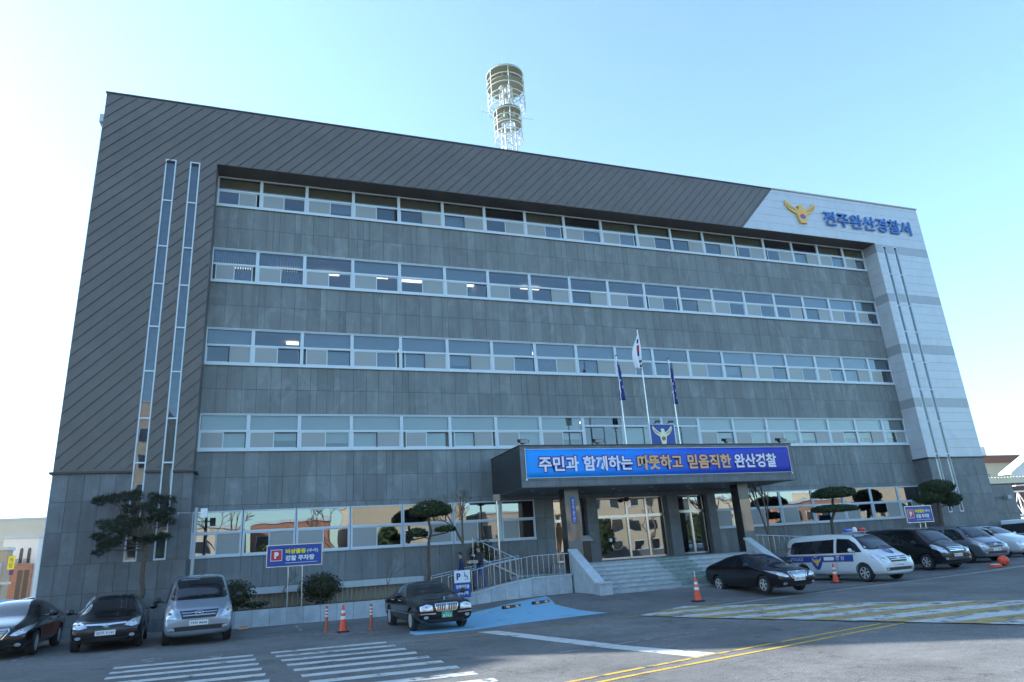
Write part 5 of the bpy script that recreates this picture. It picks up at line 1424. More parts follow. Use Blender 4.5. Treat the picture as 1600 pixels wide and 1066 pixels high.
# topiary trees
b = (13.95, .8, .4)
tree('topiary_tree', b, [((0, 0, -.2), atd(672, 800, .8, b), .085, .05), (atd(672, 838, .8, b), atd(700, 832, .8, b), .04, .02), (atd(673, 842, .8, b), atd(650, 836, .8, b), .035, .02)],
     [(atd(672, 801, .8, b), .86, .8, .52), (atd(696, 828, .8, b), .46, .42, .17), (atd(652, 833, .8, b), .40, .38, .20)], 'topiary tree with a big dome over two small pads, by the classic sedan', 21, cat='topiary tree', flat=True)
b = (35.2, .5, 0)
tree('topiary_tree', b, [((0, 0, -.2), atd(1301, 772, .5, b), .10, .06)], [(atd(1302, 774, .5, b), 1.15, 1.0, .42), (atd(1303, 797, .5, b), 1.22, 1.0, .26)], 'topiary tree with two stacked flat domes behind the police van', 22, cat='topiary tree', flat=True)
b = (43.2, .6, 0)
tree('topiary_tree', b, [((0, 0, -.2), atd(1465, 765, .6, b), .16, .08), (atd(1466, 795, .6, b), atd(1485, 785, .6, b), .06, .03)], [(atd(1463, 762, .6, b), .9, .8, .44), (atd(1452, 779, .6, b), .72, .7, .30), (atd(1485, 780, .6, b), .55, .55, .38)], 'topiary tree with three leafy clumps beside the second parking sign', 23, cat='topiary tree')
def bare(base, h, r, label, seed, spread=.5, depth=4, lean=(0, 0), m='bark_grey'):
    rs = random.Random(seed); t = empty('bare_tree', base, label=label, cat='bare tree'); mb = MB(); tw = MB()
    def grow(p, d, L, r, k):
        q = p+d*L; (mb if k >= depth-1 else tw).tube(p, q, r, r*.72, n=6, cap=False)
        if k == 0: return
        for i in range(2 if k > 2 else 3):
            nd = (d+Vector((rs.gauss(0, spread), rs.gauss(0, spread), rs.gauss(.05, spread*.4)))).normalized()
            grow(q, nd, L*rs.uniform(.6, .85), r*.66, k-1)
    grow(Vector((0, 0, -.1)), Vector((lean[0], lean[1], 1)).normalized(), h*.34, r, depth)
    mb.build('trunk', m, t, smooth=True); tw.build('branches', m, t)
bare((8.15, 1.1, .45), 1.7, .028, 'small leafless shrub at the left of the parking sign', 31, .6, 5)
bare((12.3, 1.0, .45), 1.9, .03, 'small leafless tree between clipped shrub and classic sedan', 32, .6, 5)
bare((16.0, 1.9, 1.6), 3.2, .085, 'gnarled leafless tree beside the steel post', 33, .42, 5, (-.12, 0))
bare((31.9, .9, .6), 4.6, .10, 'pollarded bare tree behind the stair railing on the right', 34, .25, 3)
bare((10.0, 1.3, .45), .9, .02, 'low twiggy leafless shrub against the light well', 35, .7, 4)

# ------------------------------------------------------------------ signs, posts, street things
def parking_sign(loc, w, h, z0, l2, label, legs=(-.3, .3), rz=0, legz=0):
    t = empty('parking_sign', loc, rz, label=label, cat='parking sign'); 
    mb = MB(); mb.box(-w/2, w/2, -.03, .03, z0, z0+h); p = mb.build('sign_board', 'sign_blue', t)
    mb = MB()
    for a in ((-w/2-.03, w/2+.03, z0-.03, z0), (-w/2-.03, w/2+.03, z0+h, z0+h+.03), (-w/2-.03, -w/2, z0+.0, z0+h), (w/2, w/2+.03, z0, z0+h)): mb.box(a[0], a[1], -.045, .045, a[2], a[3])
    mb.build('sign_frame', 'steel', t)
    for x in legs:
        mb = MB(); mb.tube((x*w, .05, legz), (x*w, .05, z0-.02), .025, n=8); mb.build('post', 'steel', t, smooth=True)
    a = h*.5; x0 = -w/2+.07*w
    mb = MB(); mb.box(x0, x0+a, -.04, -.031, z0+.28*h, z0+.28*h+a); q = mb.build('parking_symbol', 'sign_red', t)
    mb = MB()
    for aa in ((x0-.02, x0+a+.02, z0+.28*h-.02, z0+.28*h), (x0-.02, x0+a+.02, z0+.28*h+a, z0+.28*h+a+.02), (x0-.02, x0, z0+.28*h, z0+.28*h+a), (x0+a, x0+a+.02, z0+.28*h, z0+.28*h+a)): mb.box(aa[0], aa[1], -.042, -.032, aa[2], aa[3])
    mb.build('symbol_border', 'white', t)
    text('lettering', 'P', (x0+a*.3, -.05, z0+.28*h+a*.2), a, 'white', t, bold=.03, width=a*.42, height=a*.62)
    xt = x0+a+.07*w; wt = w/2-.06*w-xt
    text('lettering', '비상출동', (xt, -.045, z0+.58*h), .3, 'sign_yellow', t, bold=.012, width=wt*.62, height=h*.24)
    text('lettering', l2, (xt+wt*.66, -.045, z0+.58*h), .3, 'white', t, bold=.006, width=wt*.33, height=h*.22)
    text('lettering', '경찰 주차장', (xt, -.045, z0+.24*h), .3, 'white', t, bold=.012, width=wt*.88, height=h*.26)
    mb = MB(); mb.box(xt, xt+wt*.97, -.04, -.031, z0+.13*h, z0+.15*h); mb.build('underline', 'white', t)
    return t
parking_sign((8.55, .4, .45), 2.05, .78, 1.62, '(수사)', 'blue parking sign on two posts above the clipped shrub', legs=(-.11, .15))
parking_sign((41.35, -.1, 0), 1.9, .83, 2.28, '(형사)', 'blue parking sign above the black passenger van', legs=(-.0, .2))
t = empty('accessible_parking_sign', (15.0, -.95, G(15, -.9)), label='white and blue wheelchair parking sign behind the classic sedan', cat='sign')
mb = MB(); mb.box(-.33, .33, -.02, .02, .95, 1.42); mb.build('upper_board', 'white', t); mb = MB(); mb.box(-.33, .33, -.02, .02, .38, .945); mb.build('lower_board', 'sign_blue', t)
mb = MB(); mb.tube((0, .04, 0), (0, .04, 1.40), .025); mb.build('post', 'steel', t)
text('lettering', 'P', (-.24, -.03, 1.06), .3, 'sign_blue', t, bold=.015, width=.17, height=.26)
mb = MB(); n = 14; c = (.14, 1.14)
for i in range(n-3): a, b_ = 2*math.pi*(i+9)/n, 2*math.pi*(i+10)/n; mb.tube((c[0]+.085*math.cos(a), -.025, c[1]+.085*math.sin(a)), (c[0]+.085*math.cos(b_), -.025, c[1]+.085*math.sin(b_)), .009, n=4)
for a, b_ in (((.10, 1.30), (.11, 1.17)), ((.11, 1.17), (.20, 1.17)), ((.20, 1.17), (.24, 1.07)), ((.11, 1.24), (.18, 1.24))): mb.tube((a[0], -.025, a[1]), (b_[0], -.025, b_[1]), .013, n=4)
mb.lathe([(.024, 0), (.024, .012)], (.095, -.03, 1.33), 10, 0, 'y'); mb.build('wheelchair_symbol', 'sign_blue', t)
text('lettering', '장애인전용', (-.28, -.03, .72), .2, 'white', t, bold=.006, width=.56, height=.15); text('lettering', '주차구역', (-.22, -.03, .47), .2, 'white', t, bold=.006, width=.44, height=.15)

def cone(loc, s, label, tip=False):
    t = empty('traffic_cone', loc, label=label, cat='traffic cone', group='orange traffic cones'); 
    mb = MB(); mb.box(-.19, .19, -.19, .19, 0, .03); mb.box(-.16, .16, -.16, .16, .031, .05); mb.build('base', 'black_plastic' if s < 1.02 else 'cone', t)
    H = .78; f = lambda z: .135-(.135-.032)*z/H; mb = MB(); zs = [0, .02, .34, .341, .46, .461, .55, .551, .64, .641, .70, H]
    prof = [(.155, .045), (.14, .06)]+[(f(z), .06+z) for z in zs[2:]]+[(.02, .06+H+.01)]
    mb.lathe(prof, (0, 0, 0), 24); b_ = mb.build('body', 'cone', t, smooth=True)
    for a, b2 in ((.34, .44), (.53, .62)):
        mb = MB(); mb.lathe([(f(a)+.004, .06+a), (f(b2)+.004, .06+b2)], (0, 0, 0), 24); mb.build('reflective_band', 'refl', t, smooth=True)
    t.scale = (s, s, s*1.0); return t
p = gpt(536, 988); cone(p, .95, 'large orange cone between the two orange posts')
p = gpt(1091, 940); c = cone(p, 1.0, 'orange cone with thin white tip before the entrance steps')
mb = MB(); mb.tube((0, 0, .83), (0, 0, 1.05), .014, n=6); mb.build('tip', 'white', c)
p = gpt(1307, 911); cone(p, .95, 'orange cone before the police van')
for k, (u, v) in enumerate(((510, 988), (580, 985))):
    p = gpt(u, v)
    if k == 0:
        t = empty('bollard', p); mb = MB(); mb.lathe([(.10, 0), (.10, .03), (.055, .05), (.048, .85), (.04, .88), (0, .885)], (0, 0, 0), 16); mb.build('post', 'post_o', t, smooth=True)
        mb = MB(); 
        for z in (.52, .63, .74): mb.lathe([(.053, z), (.053, z+.055)], (0, 0, 0), 16)
        mb.build('reflective_band', 'refl', t, smooth=True); b0 = t
    else: t = copy_tree(b0); t.location = p
    t.scale = (.88, .88, .88); tag(t, 'faded orange flexible post, '+('left of the large cone' if k == 0 else 'right of the large cone'), 'flexible post', 'orange posts beside the large cone')
for k, (u, v, rz_, lb) in enumerate(((440, 976, 0, 'black wheel stop on the empty bay beside the silver van'), (799, 950, R(20), 'black wheel stop on the blue bay, nearer the classic sedan'), (845, 943, R(20), 'black wheel stop on the blue bay, nearer the steps'), (380, 984, 0, 'black wheel stop right beside the silver van'))):
    p = gpt(u, v); t = empty('wheel_stop', p, rz_, label=lb, cat='wheel stop', group='wheel stops'); w_ = .40 if k < 3 else .14
    mb = MB(); mb.prism([(-.08, 0), (.08, 0), (.05, .10), (-.05, .10)], 'x', -w_, w_); mb.build('block', 'black_plastic', t)
    mb = MB()
    for x in (-w_*.55, w_*.55): mb.prism([(-.084, .02), (-.064, .085), (-.068, .088), (-.088, .022)], 'x', x-.08, x+.08)
    mb.build('reflector', 'amber', t)
p = gpt(1570, 884); t = empty('water_barrier_ball', p, label='red plastic ball marker lying on the forecourt before the grey van', cat='marker ball'); t.scale = (.68,)*3
mb = MB(); mb.lathe([(0, 0)]+[(.36*math.sin(math.pi*i/12), .36-.36*math.cos(math.pi*i/12)) for i in range(1, 12)]+[(0.001, .72)], (0, 0, 0), 24); mb.build('ball', 'cone', t, smooth=True)
p = gpt(1556, 886); t = empty('marker_base', p, label='flat red and white base lying beside the red ball', cat='marker base'); t.scale = (.55,)*3
mb = MB(); mb.lathe([(.50, 0), (.50, .14), (.40, .22), (.0, .22)], (0, 0, 0), 20); mb.build('base', 'cone', t, smooth=True); mb = MB(); mb.lathe([(.38, .221), (.36, .25), (0, .25)], (0, 0, 0), 20); mb.build('top', 'refl', t)
# posts
t = empty('camera_pole', (4.85, .6, .3), label='grey pole with camera box at the corner of the left wing', cat='camera pole')
mb = MB(); mb.tube((0, 0, 0), (0, 0, 4.15), .065, .06, n=10); mb.build('pole', 'grey_box', t, smooth=True)
mb = MB(); mb.box(.16, .40, -.12, .1, 3.75, 4.1); mb.tube((.05, 0, 3.95), (.17, 0, 3.95), .03); mb.build('camera_box', 'white', t)
mb = MB(); mb.tube((-.62, 0, 3.98), (0, 0, 3.95), .012); mb.tube((-.62, 0, 3.98), (-.62, -.1, 3.92), .03); mb.build('arm', 'grey_box', t)
t = empty('steel_post', (17.55, 1.8, .9), label='slim steel post with square lamp box left of the canopy', cat='post')
mb = MB(); mb.tube((0, 0, 0), (0, 0, 3.5), .055, n=10); mb.build('post', 'steel', t, smooth=True); mb = MB(); mb.box(-.14, .14, -.12, .12, 3.5, 3.78); mb.build('lamp_box', 'beige', t)
# bags and bin by the left wing
t = empty('rubbish_bin', (1.75, 1.0, 0), label='red bin stuffed with pale plastic bags beside the compact sedan', cat='bin')
mb = MB(); mb.lathe([(.30, 0), (.36, .75), (.38, .8)], (0, 0, 0), 16); mb.build('bin', mat('bin_red', (.30, .07, .05), .6), t, smooth=True)
mb = MB(); rs = random.Random(9)
for k in range(14):
    c = (rs.uniform(-.3, .3), rs.uniform(-.2, .2), .85+rs.uniform(0, .5)); 
    vs = [(c[0]+rs.gauss(0, .12), c[1]+rs.gauss(0, .12), c[2]+rs.gauss(0, .12)) for _ in range(8)]
    mb.add(vs, [(0,1,2), (2,3,4), (4,5,6), (6,7,0), (0,2,4), (1,3,5), (3,6,7), (1,5,7)])
mb.build('plastic_bag', mat('bag', (.55, .57, .58), .4), t)
t = empty('letter_box', (22.25, 2.5, 1.38), label='dark box with sloping lid behind the left column', cat='box')
mb = MB(); mb.box(-.2, .2, -.15, .15, 0, 1.0); mb.build('box', 'black_panel', t); mb = MB(); mb.prism([(-.25, 1.0), (.2, 1.0), (.2, 1.25), (-.25, 1.03)], 'x', -.3, .3); mb.build('lid', 'conc_top', t)

# ------------------------------------------------------------------ people on the ramp
def person(loc, rz, label, top, bottom, phase, h=1.72, hold=False):
    t = empty('person', loc, rz, label=label, cat='person'); s = h/1.75
    J = {'pel': (0,0,.95), 'spn': (.01,0,1.12), 'chs': (.02,0,1.32), 'nk': (.03,0,1.475), 'hd0': (.05,0,1.545), 'hd1': (.06,0,1.64), 'hd2': (.06,0,1.70)}
    E_ = [('pel','spn'), ('spn','chs'), ('chs','nk'), ('nk','hd0'), ('hd0','hd1'), ('hd1','hd2')]
    Rd = {'pel': (.155,.13), 'spn': (.165,.13), 'chs': (.19,.135), 'nk': (.06,.06), 'hd0': (.075,.07), 'hd1': (.088,.082), 'hd2': (.06,.06)}
    for sd_, sg in (('l', 1), ('r', -1)):
        ph = phase*sg
        J['hip'+sd_] = (0, .09*sg, .90); J['kn'+sd_] = (.16*ph+.04, .095*sg, .50); J['an'+sd_] = (.26*ph-.02, .10*sg, .09+.03*max(0, -ph)); J['to'+sd_] = (.26*ph+.15, .11*sg, .035+.01*max(0, -ph))
        E_ += [('pel','hip'+sd_), ('hip'+sd_,'kn'+sd_), ('kn'+sd_,'an'+sd_), ('an'+sd_,'to'+sd_)]
        Rd['hip'+sd_] = (.105,.105); Rd['kn'+sd_] = (.065,.065); Rd['an'+sd_] = (.045,.045); Rd['to'+sd_] = (.042,.03)
        J['sh'+sd_] = (.01, .19*sg, 1.40); E_ += [('chs','sh'+sd_)]; Rd['sh'+sd_] = (.078,.075)
        if hold: J['el'+sd_] = (.06, .25*sg, 1.13); J['wr'+sd_] = (.29, .17*sg, 1.12)
        else: J['el'+sd_] = (-.07*ph-.02, .25*sg, 1.14); J['wr'+sd_] = (-.16*ph+.08, .25*sg, .89)
        Rd['el'+sd_] = (.060,.058); Rd['wr'+sd_] = (.030,.030)
        E_ += [('sh'+sd_,'el'+sd_), ('el'+sd_,'wr'+sd_)]
        w0 = Vector(J['wr'+sd_]); d = (w0-Vector(J['el'+sd_])).normalized(); sdv = Vector((1, 0, 0)) if not hold else Vector((0, 1, 0)); cr = Vector((0, -sg, 0)) if not hold else Vector((0, 0, -1))
        pm_ = w0+d*.075; J['pm'+sd_] = tuple(pm_); Rd['pm'+sd_] = (.038,.020); E_.append(('wr'+sd_, 'pm'+sd_))
        for f in range(4):
            b0_ = pm_+sdv*(.027-.018*f); ln = (.068, .078, .072, .056)[f]; k1 = b0_+d*ln*.55; k2 = k1+(d*.6+cr*.5).normalized()*ln*.5
            for nm, q, r in (('fa%d' % f, k1, .0085), ('fb%d' % f, k2, .007)): J[nm+sd_] = tuple(q); Rd[nm+sd_] = (r, r)
            E_ += [('pm'+sd_, 'fa%d' % f+sd_), ('fa%d' % f+sd_, 'fb%d' % f+sd_)]
        th = w0+d*.03+sdv*.03; t2 = th+(d*.7+sdv*.4+cr*.2).normalized()*.045; J['ta'+sd_] = tuple(th); J['tb'+sd_] = tuple(t2); Rd['ta'+sd_] = (.013,.013); Rd['tb'+sd_] = (.009,.009)
        E_ += [('wr'+sd_, 'ta'+sd_), ('ta'+sd_, 'tb'+sd_)]
    nm = list(J); ix = {n_: i for i, n_ in enumerate(nm)}
    me = bpy.data.meshes.new('body'); me.from_pydata([tuple(Vector(J[n_])*s) for n_ in nm], [(ix[a], ix[b_]) for a, b_ in E_], [])
    o = bpy.data.objects.new('body', me); COL.objects.link(o); md = o.modifiers.new('k', 'SKIN')
    for i, n_ in enumerate(nm): me.skin_vertices[0].data[i].radius = (Rd[n_][0]*s, Rd[n_][1]*s); me.skin_vertices[0].data[i].use_root = (n_ == 'pel')
    md2 = o.modifiers.new('s', 'SUBSURF'); md2.levels = md2.render_levels = 2
    dg = bpy.context.evaluated_depsgraph_get(); dg.update(); m2 = bpy.data.meshes.new_from_object(o.evaluated_get(dg)); bpy.data.objects.remove(o)
    m2.materials.clear()
    for m_ in ('skin', top, bottom, 'black_plastic'): m2.materials.append(M[m_])
    for p in m2.polygons:
        c = p.center/s; p.use_smooth = True
        isarm = abs(c.y) > .17 and c.z < 1.3
        wz = Vector(J['wrl'])
        hand = (c-Vector(J['wrl'])).length < .17 and (c-Vector(J['ell'])).length > (wz-Vector(J['ell'])).length or (c-Vector(J['wrr'])).length < .17 and (c-Vector(J['elr'])).length > (Vector(J['wrr'])-Vector(J['elr'])).length
        p.material_index = 0 if c.z > 1.475 or hand else 1 if c.z > .93 or (isarm and c.z > .86) else 3 if c.z < .085 else 2
    b_ = bpy.data.objects.new('body', m2); COL.objects.link(b_); b_.parent = t
    # face and hair
    H0 = Vector((.06, 0, 1.622))*s; mb = MB()
    for sg in (-1, 1): mb.lathe([(.011, 0), (.011, .006)], (H0.x+.086*s, sg*.032*s, H0.z+.005), 8, 0, 'x')
    mb.build('eye', 'hair', t)
    mb = MB(); mb.prism([(H0.x+.075*s, H0.z), (H0.x+.115*s, H0.z-.035*s), (H0.x+.075*s, H0.z-.045*s)], 'y', -.012*s, .012*s); mb.box(H0.x+.070*s, H0.x+.088*s, -.024*s, .024*s, H0.z-.066*s, H0.z-.058*s, 1)
    for sg in (-1, 1): mb.box(H0.x-.015, H0.x+.015, min(sg*.078, sg*.095)*s, max(sg*.078, sg*.095)*s, H0.z-.03, H0.z+.02)
    mb.build('nose', ['skin', 'red'], t)
    mb = MB(); n, k = 16, 8; vs = []
    for i in range(k+1):
        for j in range(n):
            a = math.pi*.62*i/k; bb = 2*math.pi*j/n; fr = .80 if math.cos(bb) > .3 else 1.0; a *= fr
            vs.append((H0.x-.008+.104*s*math.sin(a)*math.cos(bb), .098*s*math.sin(a)*math.sin(bb), H0.z+.018+.108*s*math.cos(a)))
    mb.add(vs, [(i*n+j, i*n+(j+1) % n, (i+1)*n+(j+1) % n, (i+1)*n+j) for i in range(k) for j in range(n)]); mb.build('hair', 'hair', t, smooth=True)
    return t
pp = at(712, 900, .3); person((15.35, .35, .50), R(165), 'person in navy jacket walking down the ramp, nearest the wheelchair sign', 'navy', 'navy', .8, 1.70)
person((16.15, .30, .66), R(200), 'person in dark jacket and blue jeans on the ramp, carrying a box', 'dark_cloth', 'jeans', -.55, 1.74, hold=True)
p = Vector((16.15, .30, .66)); d_ = Vector((math.cos(R(200)), math.sin(R(200)), 0)); q = p+d_*.40
t = empty('carton', (q.x, q.y, .66+1.03), R(200), label='flat grey carton held by the person in jeans', cat='carton'); mb = MB(); mb.box(-.13, .13, -.24, .24, 0, .13); mb.build('box', 'beige', t); mb = MB(); mb.box(-.131, .131, -.03, .03, .001, .132); mb.build('tape', 'refl', t)

# ------------------------------------------------------------------ beyond the station
def block(name, x0, x1, y0, y1, z1, wallm, label, wins=None, winm='darkglass', roofm='conc_top', face='front', z0=-.6, cat='building', parapet=True):
    t = empty(name, (x0, y0, 0), label=label, cat=cat); w_, d_ = x1-x0, y1-y0
    mb = MB(); mb.box(0, w_, 0, d_, z0, z1); mb.build('wall', wallm, t)
    mb = MB(); mb.box(-.12, w_+.12, -.12, d_+.12, z1+.001, z1+.25); mb.build('roof', roofm, t)
    for (fx, a, b, c, d) in wins or []:
        # fx: 'f' street face y0, 'b' back face y1, 'l' x0 face, 'r' x1 face; a..b across, c..d height
        fr = MB(); g = MB()
        if fx in 'fb':
            yy = -.03 if fx == 'f' else d_+.03; s = -1 if fx == 'f' else 1
            fr.box(a-.06, b+.06, min(yy, yy-s*.028), max(yy, yy-s*.028), c-.06, d+.06); g.box(a, b, min(yy+s*.004, yy+s*.02), max(yy+s*.004, yy+s*.02), c, d)
        else:
            xx = -.03 if fx == 'l' else w_+.03; s = -1 if fx == 'l' else 1
            fr.box(min(xx, xx-s*.028), max(xx, xx-s*.028), a-.06, b+.06, c-.06, d+.06); g.box(min(xx+s*.004, xx+s*.02), max(xx+s*.004, xx+s*.02), a, b, c, d)
        o = fr.build('window', 'frame', t); g.build('pane', winm, o)
    return t
# left: across the side street
yb = 45.0
def ax(u, v, y): return at(u, v, y)
xl, xr = ax(7, 838, yb).x, ax(61, 845, yb).x; zt_ = 6.2; zm_ = 3.95
t = block('shop_house', xl, xr, yb, yb+8, zt_, 'bwhite', 'white two storey house with red brick ground floor at the left edge')
mb = MB(); mb.box(.9, xr-xl-.12, -.5, -.001, -.6, zm_); mb.build('brick_front', 'brick', t)
mb = MB()
for a in (1.55, 2.05): mb.box(a, a+.36, -.52, -.501, .6, zm_-.5)
mb.build('doorway', 'darkglass', t)
for a in (1.35, 1.95):
    mb = MB(); mb.prism([(a, zm_+.1), (a+.26, zm_+.1), (a+.26, zm_+1.25), (a+.2, zm_+1.37), (a+.13, zm_+1.4), (a+.06, zm_+1.37), (a, zm_+1.25)], 'y', -.03, -.001); mb.build('window', 'darkglass', t)
    mb = MB(); 
    for k in range(9): mb.tube((a-.12+k*.06, -.42, zm_), (a-.12+k*.06, -.42, zm_+.42), .015, n=4)
    mb.tube((a-.12, -.42, zm_+.42), (a+.36, -.42, zm_+.42), .02, n=4); mb.build('balcony_rail', 'black_plastic', t)
cx0, cx1 = ax(-40, 815, 75).x, ax(100, 815, 75).x
block('apartment_block', cx0, cx1, 75, 90, 10.2, 'cream', 'large cream building behind the white house at the left', wins=[('f', 8.5, 9.2, 4, 5.2), ('f', 11.3, 12.0, 4, 5.2)])
x0_, x1_ = ax(-60, 870, 40).x, ax(10, 870, 40).x
t = block('shop', x0_, x1_, 40, 41.5, 5.0, 'beige', 'beige shop front at the left edge beside the brick house')
mb = MB(); mb.box(.5, x1_-x0_+.6, -.6, -.001, 2.3, 2.5); mb.build('awning', 'conc_top', t); mb = MB(); mb.box(1.0, x1_-x0_-.2, -.05, -.001, 2.6, 4.0); mb.build('shop_sign', mat('faded_sign', (.35, .40, .55), .6, noise=.3, scale=1), t)
t = empty('hanging_sign', (ax(16.5, 885, 39).x, 39, 0), label='yellow vertical shop sign with dark lettering at the left edge', cat='shop sign')
za, zb2 = ax(17, 890, 39).z, ax(17, 869, 39).z
mb = MB(); mb.box(-.22, .22, 0, .12, za, zb2); mb.build('panel', 'sign_yellow', t); text('lettering', '식\n당', (-.12, -.01, za+.12), .3, 'ink', t, width=.24, height=(zb2-za)-.24)
mb = MB(); mb.box(-.04, .24, .0, .1, za-.42, za-.02); mb.build('lower_panel', mat('purple_sign', (.12, .03, .12), .6), t)
mb = MB(); mb.box(.0, .1, .121, 1.0, za+.3, za+.36); mb.build('bracket', 'grey_box', t)
# hills, the haze of distance left to the air
hm = MB(); rs = random.Random(2); n = 90
ridge = []
for i in range(n+1):
    a = R(-75+150*i/n); r_0 = 1500; h_ = (60+26*math.sin(i*.31+1)+14*math.sin(i*.83)+6*math.sin(i*2.1))*(1+2.6*sm((R(-2)-a)/R(14)))
    ridge.append((a, r_0, h_))
vs = []
for a, r0_, h_ in ridge:
    for k, (dr, f_) in enumerate(((0, -.2), (150, .45), (300, .85), (420, 1.0), (700, -.2))): vs.append((7+(r0_+dr)*math.sin(a), -29+(r0_+dr)*math.cos(a), h_*f_*(1+.05*math.sin(a*40+k))))
hm.add(vs, [(i*5+k, i*5+k+1, (i+1)*5+k+1, (i+1)*5+k) for i in range(n) for k in range(4)])
tag(hm.build('hills', 'hill', smooth=True), 'low hazy wooded hills on the horizon', kind='structure')
# right: annex, flats, white gabled hall, bicycle shelter
axl = 50.47
t = empty('annex', (axl, 6, 0), label='low grey stone annex at the right end of the station', cat='annex')
mb = MB(); x1a = at(1578, 757, 6).x-axl; zA = at(1545, 752, 6).z; zB = at(1578, 757, 6).z-.0
mb.prism([(0, -.5), (x1a+.2, -.5), (x1a+.1, zB), (0, zB+.1)], 'y', 0, 8); mb.build('backing', 'joint', t)
mb = MB()
for za, zb2 in ((-.4, 1.2), (1.2, 2.6), (2.6, 3.7), (3.7, zB)):
    k = 0
    while k < x1a: b_ = min(x1a+.15, k+1.1); mb.box(k+.008, b_-.008, -.03, -.001, za+.008, zb2-.008, 0, random.uniform(.88, 1.12)); k += 1.1
mb.build('wall', 'stone_base', t)
mb = MB(); mb.box(x1a-1.0, x1a-.6, -.3, -.031, zB-1.0, zB-.75); mb.build('wall_lamp', 'grey_box', t)
def far(u, v, y): return at(u, v, y)
yA = 55.0; x0_ = far(1524, 700, yA).x; x1_ = far(1582, 704, yA).x+2; zt_ = far(1540, 706, yA).z
wn = []
for k in range(4):
    for j in range(3): wn.append(('f', 1.2+k*3.6, 2.8+k*3.6, 2.0+j*3.4, 3.6+j*3.4))
t = block('apartment_building', x0_-14, x1_-.5, yA, yA+14, zt_-.9, 'tanwall', 'tan apartment building with brown roof band beyond the right wing', wins=[('f', a+13, b+13, c, d) for f_, a, b, c, d in wn if a+13 < x1_-x0_+12], roofm='brownwall')
W_ = x1_-x0_+13
mb = MB(); mb.box(-.3, W_+.8, -1.2, -.001, 7.1, 8.0); mb.box(-.3, W_+.8, -1.2, -.001, 3.7, 4.6); mb.box(-.2, W_+.5, -.4, -.001, zt_-1.9, zt_-.91); mb.build('balcony', 'brownwall', t)
mb = MB(); mb.box(W_-8, W_-5, 2, 5, zt_-.64, zt_+1.2); mb.build('roof_room', 'bwhite', t)
yH = 40.0; hx = far(1575, 728, yH).x; hz = far(1600, 722, yH).z
t = empty('white_hall', (hx, yH, 0), label='white gabled hall roof at the right edge of the photo', cat='building')
mb = MB(); mb.box(.5, 14, 0, 1.2, -.6, far(1600, 750, yH).z); mb.build('wall', 'bwhite', t)
mb = MB(); ze = far(1560, 742, yH).z; mb.prism([(-.5, ze), (7.5, ze+3.6), (15.5, ze), (15.5, ze+.25), (7.5, ze+3.9), (-.5, ze+.25)], 'y', -.5, 1.4); mb.prism([(.3, ze-.8), (14.5, ze-.8), (14.5, ze+.1), (7.5, ze+3.2), (.3, ze+.1)], 'y', .01, .2); mb.build('roof', 'bwhite', t)
yS = 20.0; sx = far(1538, 745, yS).x
t = empty('tiled_roof_house', (sx, 26, 0), label='long low roof edge with pale tiles behind the annex', cat='building')
zR = far(1560, 748, 26).z; mb = MB(); mb.box(0, 16, 0, 3, -.6, zR-.9); mb.build('wall', 'brownwall', t)
mb = MB(); 
for k in range(34): mb.box(-.5+k*.5, -.5+k*.5+.36, -.7, .4, zR-.15, zR+.12)
mb.box(-.6, 16.6, -.8, 3.4, zR-.6, zR-.151); mb.build('roof', 'cream', t)
t = empty('bicycle_shelter', (far(1580, 780, 12).x, 12, 0), label='white steel lattice shelter at the right edge beside the annex', cat='shelter')
zz0, zz1 = far(1590, 805, 12).z, far(1590, 768, 12).z; mb = MB()
for k in range(9):
    mb.tube((k*1.0, 0, zz0), (k*1.0, 0, zz1), .05, n=5); mb.tube((k*1.0, 0, zz0), (k*1.0+1, 0, zz1), .03, n=5); mb.tube((k*1.0+1, 0, zz0), (k*1.0, 0, zz1), .03, n=5)
for z in (zz0, zz1): mb.box(-.1, 9.2, -.06, .06, z-.06, z+.06)
for k in (0, 8): mb.tube((k, 0, -.5), (k, 0, zz0), .06, n=6)
mb.build('truss', 'white', t)
mb = MB(); mb.box(-1.2, 10, -1.5, 2.5, zz0-.35, zz0-.2); mb.build('roof', 'bwhite', t)

# ------------------------------------------------------------------ across the street (seen in the ground floor glass) and shadow casters added at the left, out of frame
def rowwins(w, h, nx, ny, fx='b', z0=1.2):
    o = []
    for i in range(nx):
        for j in range(ny): o.append((fx, (i+.25)*w/nx, (i+.72)*w/nx, z0+j*3.1, z0+1.5+j*3.1))
    return o
specs = [(-34, -14, 8.0, 'tanwall'), (-12, -4.2, 21, 'tanwall'), (-3.4, 5, 7.0, 'cream'), (6, 15, 7.4, 'brick'), (17, 31, 9.4, 'tanwall'), (33, 44, 7.2, 'beige'), (45, 62, 10.5, 'tanwall'), (64, 76, 8.0, 'cream'), (78, 92, 7.0, 'orange_wall'), (94, 108, 9.0, 'tanwall'), (110, 128, 7.4, 'brick')]
for k, (a, b_, h_, m_) in enumerate(specs):
    block('street_building', a, b_, -62-(k % 3)*2, -49-(k % 2)*2, h_, m_, {'tanwall': 'tan', 'beige': 'beige', 'orange_wall': 'terracotta', 'cream': 'cream', 'brick': 'red brick', 'bwhite': 'white'}[m_]+' building across the street mirrored in the glass, number '+('one','two','three','four','five','six','seven','eight','nine','ten','eleven')[k]+' from the left', wins=rowwins(b_-a, h_, int((b_-a)/2.6), int((h_-.5)/3.1)))
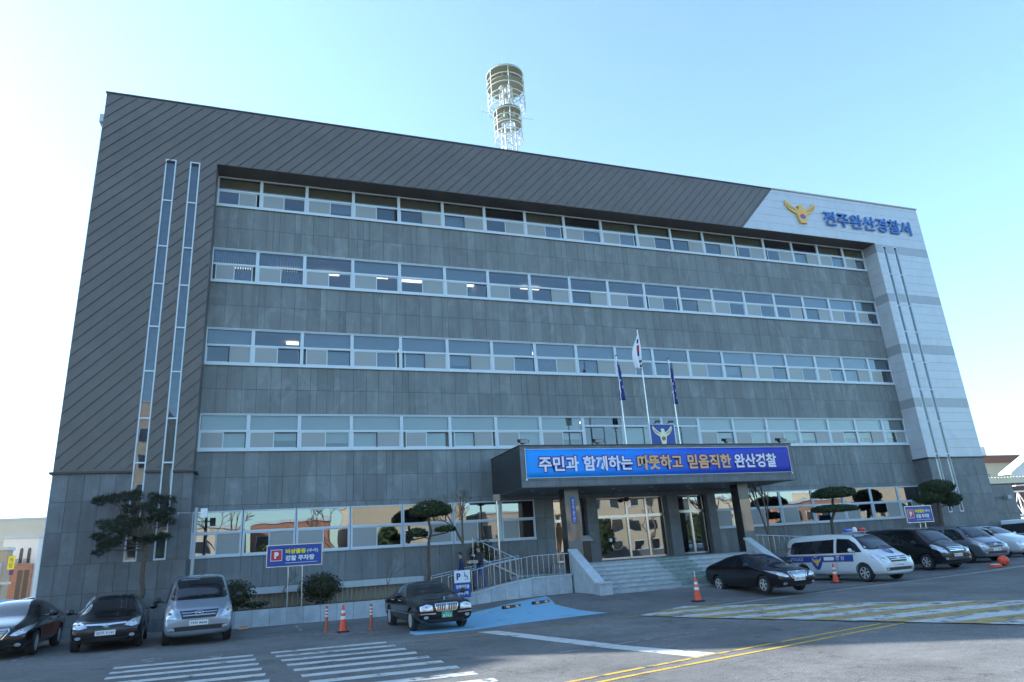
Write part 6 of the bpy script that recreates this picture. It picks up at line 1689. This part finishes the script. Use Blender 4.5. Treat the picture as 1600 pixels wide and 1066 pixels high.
block('shadow_caster_block', -27, -13.5, 8.9, 24, 31, 'beige', 'tall beige building added on the left, out of the frame, to shade the street', wins=rowwins(14, 31, 5, 9, 'f'))  # unseen block added so its shadow bounds the sunlit road patch
nb = block('shadow_caster_block', -50, -21, -7.8, 7.2, 20, 'cream', 'cream building added out of sight farthest left, angled to shade the crossing', wins=rowwins(29, 20, 9, 6, 'f')); nb.rotation_euler.z = R(31.5)  # also unseen, added and turned so its roof edge shades the crossing
nth = ('first', 'second', 'third', 'fourth', 'fifth', 'sixth', 'seventh', 'eighth')
for k, x in enumerate((-2, 9, 20, 34, 47, 60, 76, 95)):
    tree('street_tree', (x, -44+(k % 2)*1.5, G(x, -44)), [((0, 0, 0), (0, 0, 2.4), .16, .1)], [((0, 0, 3.4), 1.6+.3*(k % 3), 1.5, 1.7), ((.5, 0, 5.0), 1.0, 1.0, 1.1)], 'dark round street tree across the road, '+nth[k]+' from the left', 50+k, dens=.13, ls=(.2, .4))
for k, x in enumerate((4, 15, 28, 41, 54, 68)):
    bare((x, -43, G(x, -43)), 8.5, .17, 'bare street tree across the road, '+nth[k]+' from the left', 60+k, .4, 5, m='bark')
t = empty('street_wall', (40, -46.5, 0), label='long dark boundary wall across the road', cat='wall'); mb = MB(); mb.box(-50, 75, 0, .3, -.6, 1.9); mb.build('wall', 'stone_base', t); mb = MB(); mb.box(-50, 75, -.05, .35, 1.901, 2.0); mb.build('coping', 'conc_top', t)

# ------------------------------------------------------------------ the air towards the hills
hz = MB(); hz.box(-2600, 2600, -400, 2600, -20, 460)
hm_ = bpy.data.materials.new('haze'); hm_.use_nodes = True; N, L = nodes(hm_); N.remove(N['Principled BSDF'])
pv = N.new('ShaderNodeVolumePrincipled'); pv.inputs['Color'].default_value = (.93, .97, 1, 1); pv.inputs['Density'].default_value = .00016; pv.inputs['Anisotropy'].default_value = .3
L.new(pv.outputs[0], N['Material Output'].inputs['Volume'])
tag(hz.build('haze', hm_), 'pale air between the street and the hills', kind='stuff')
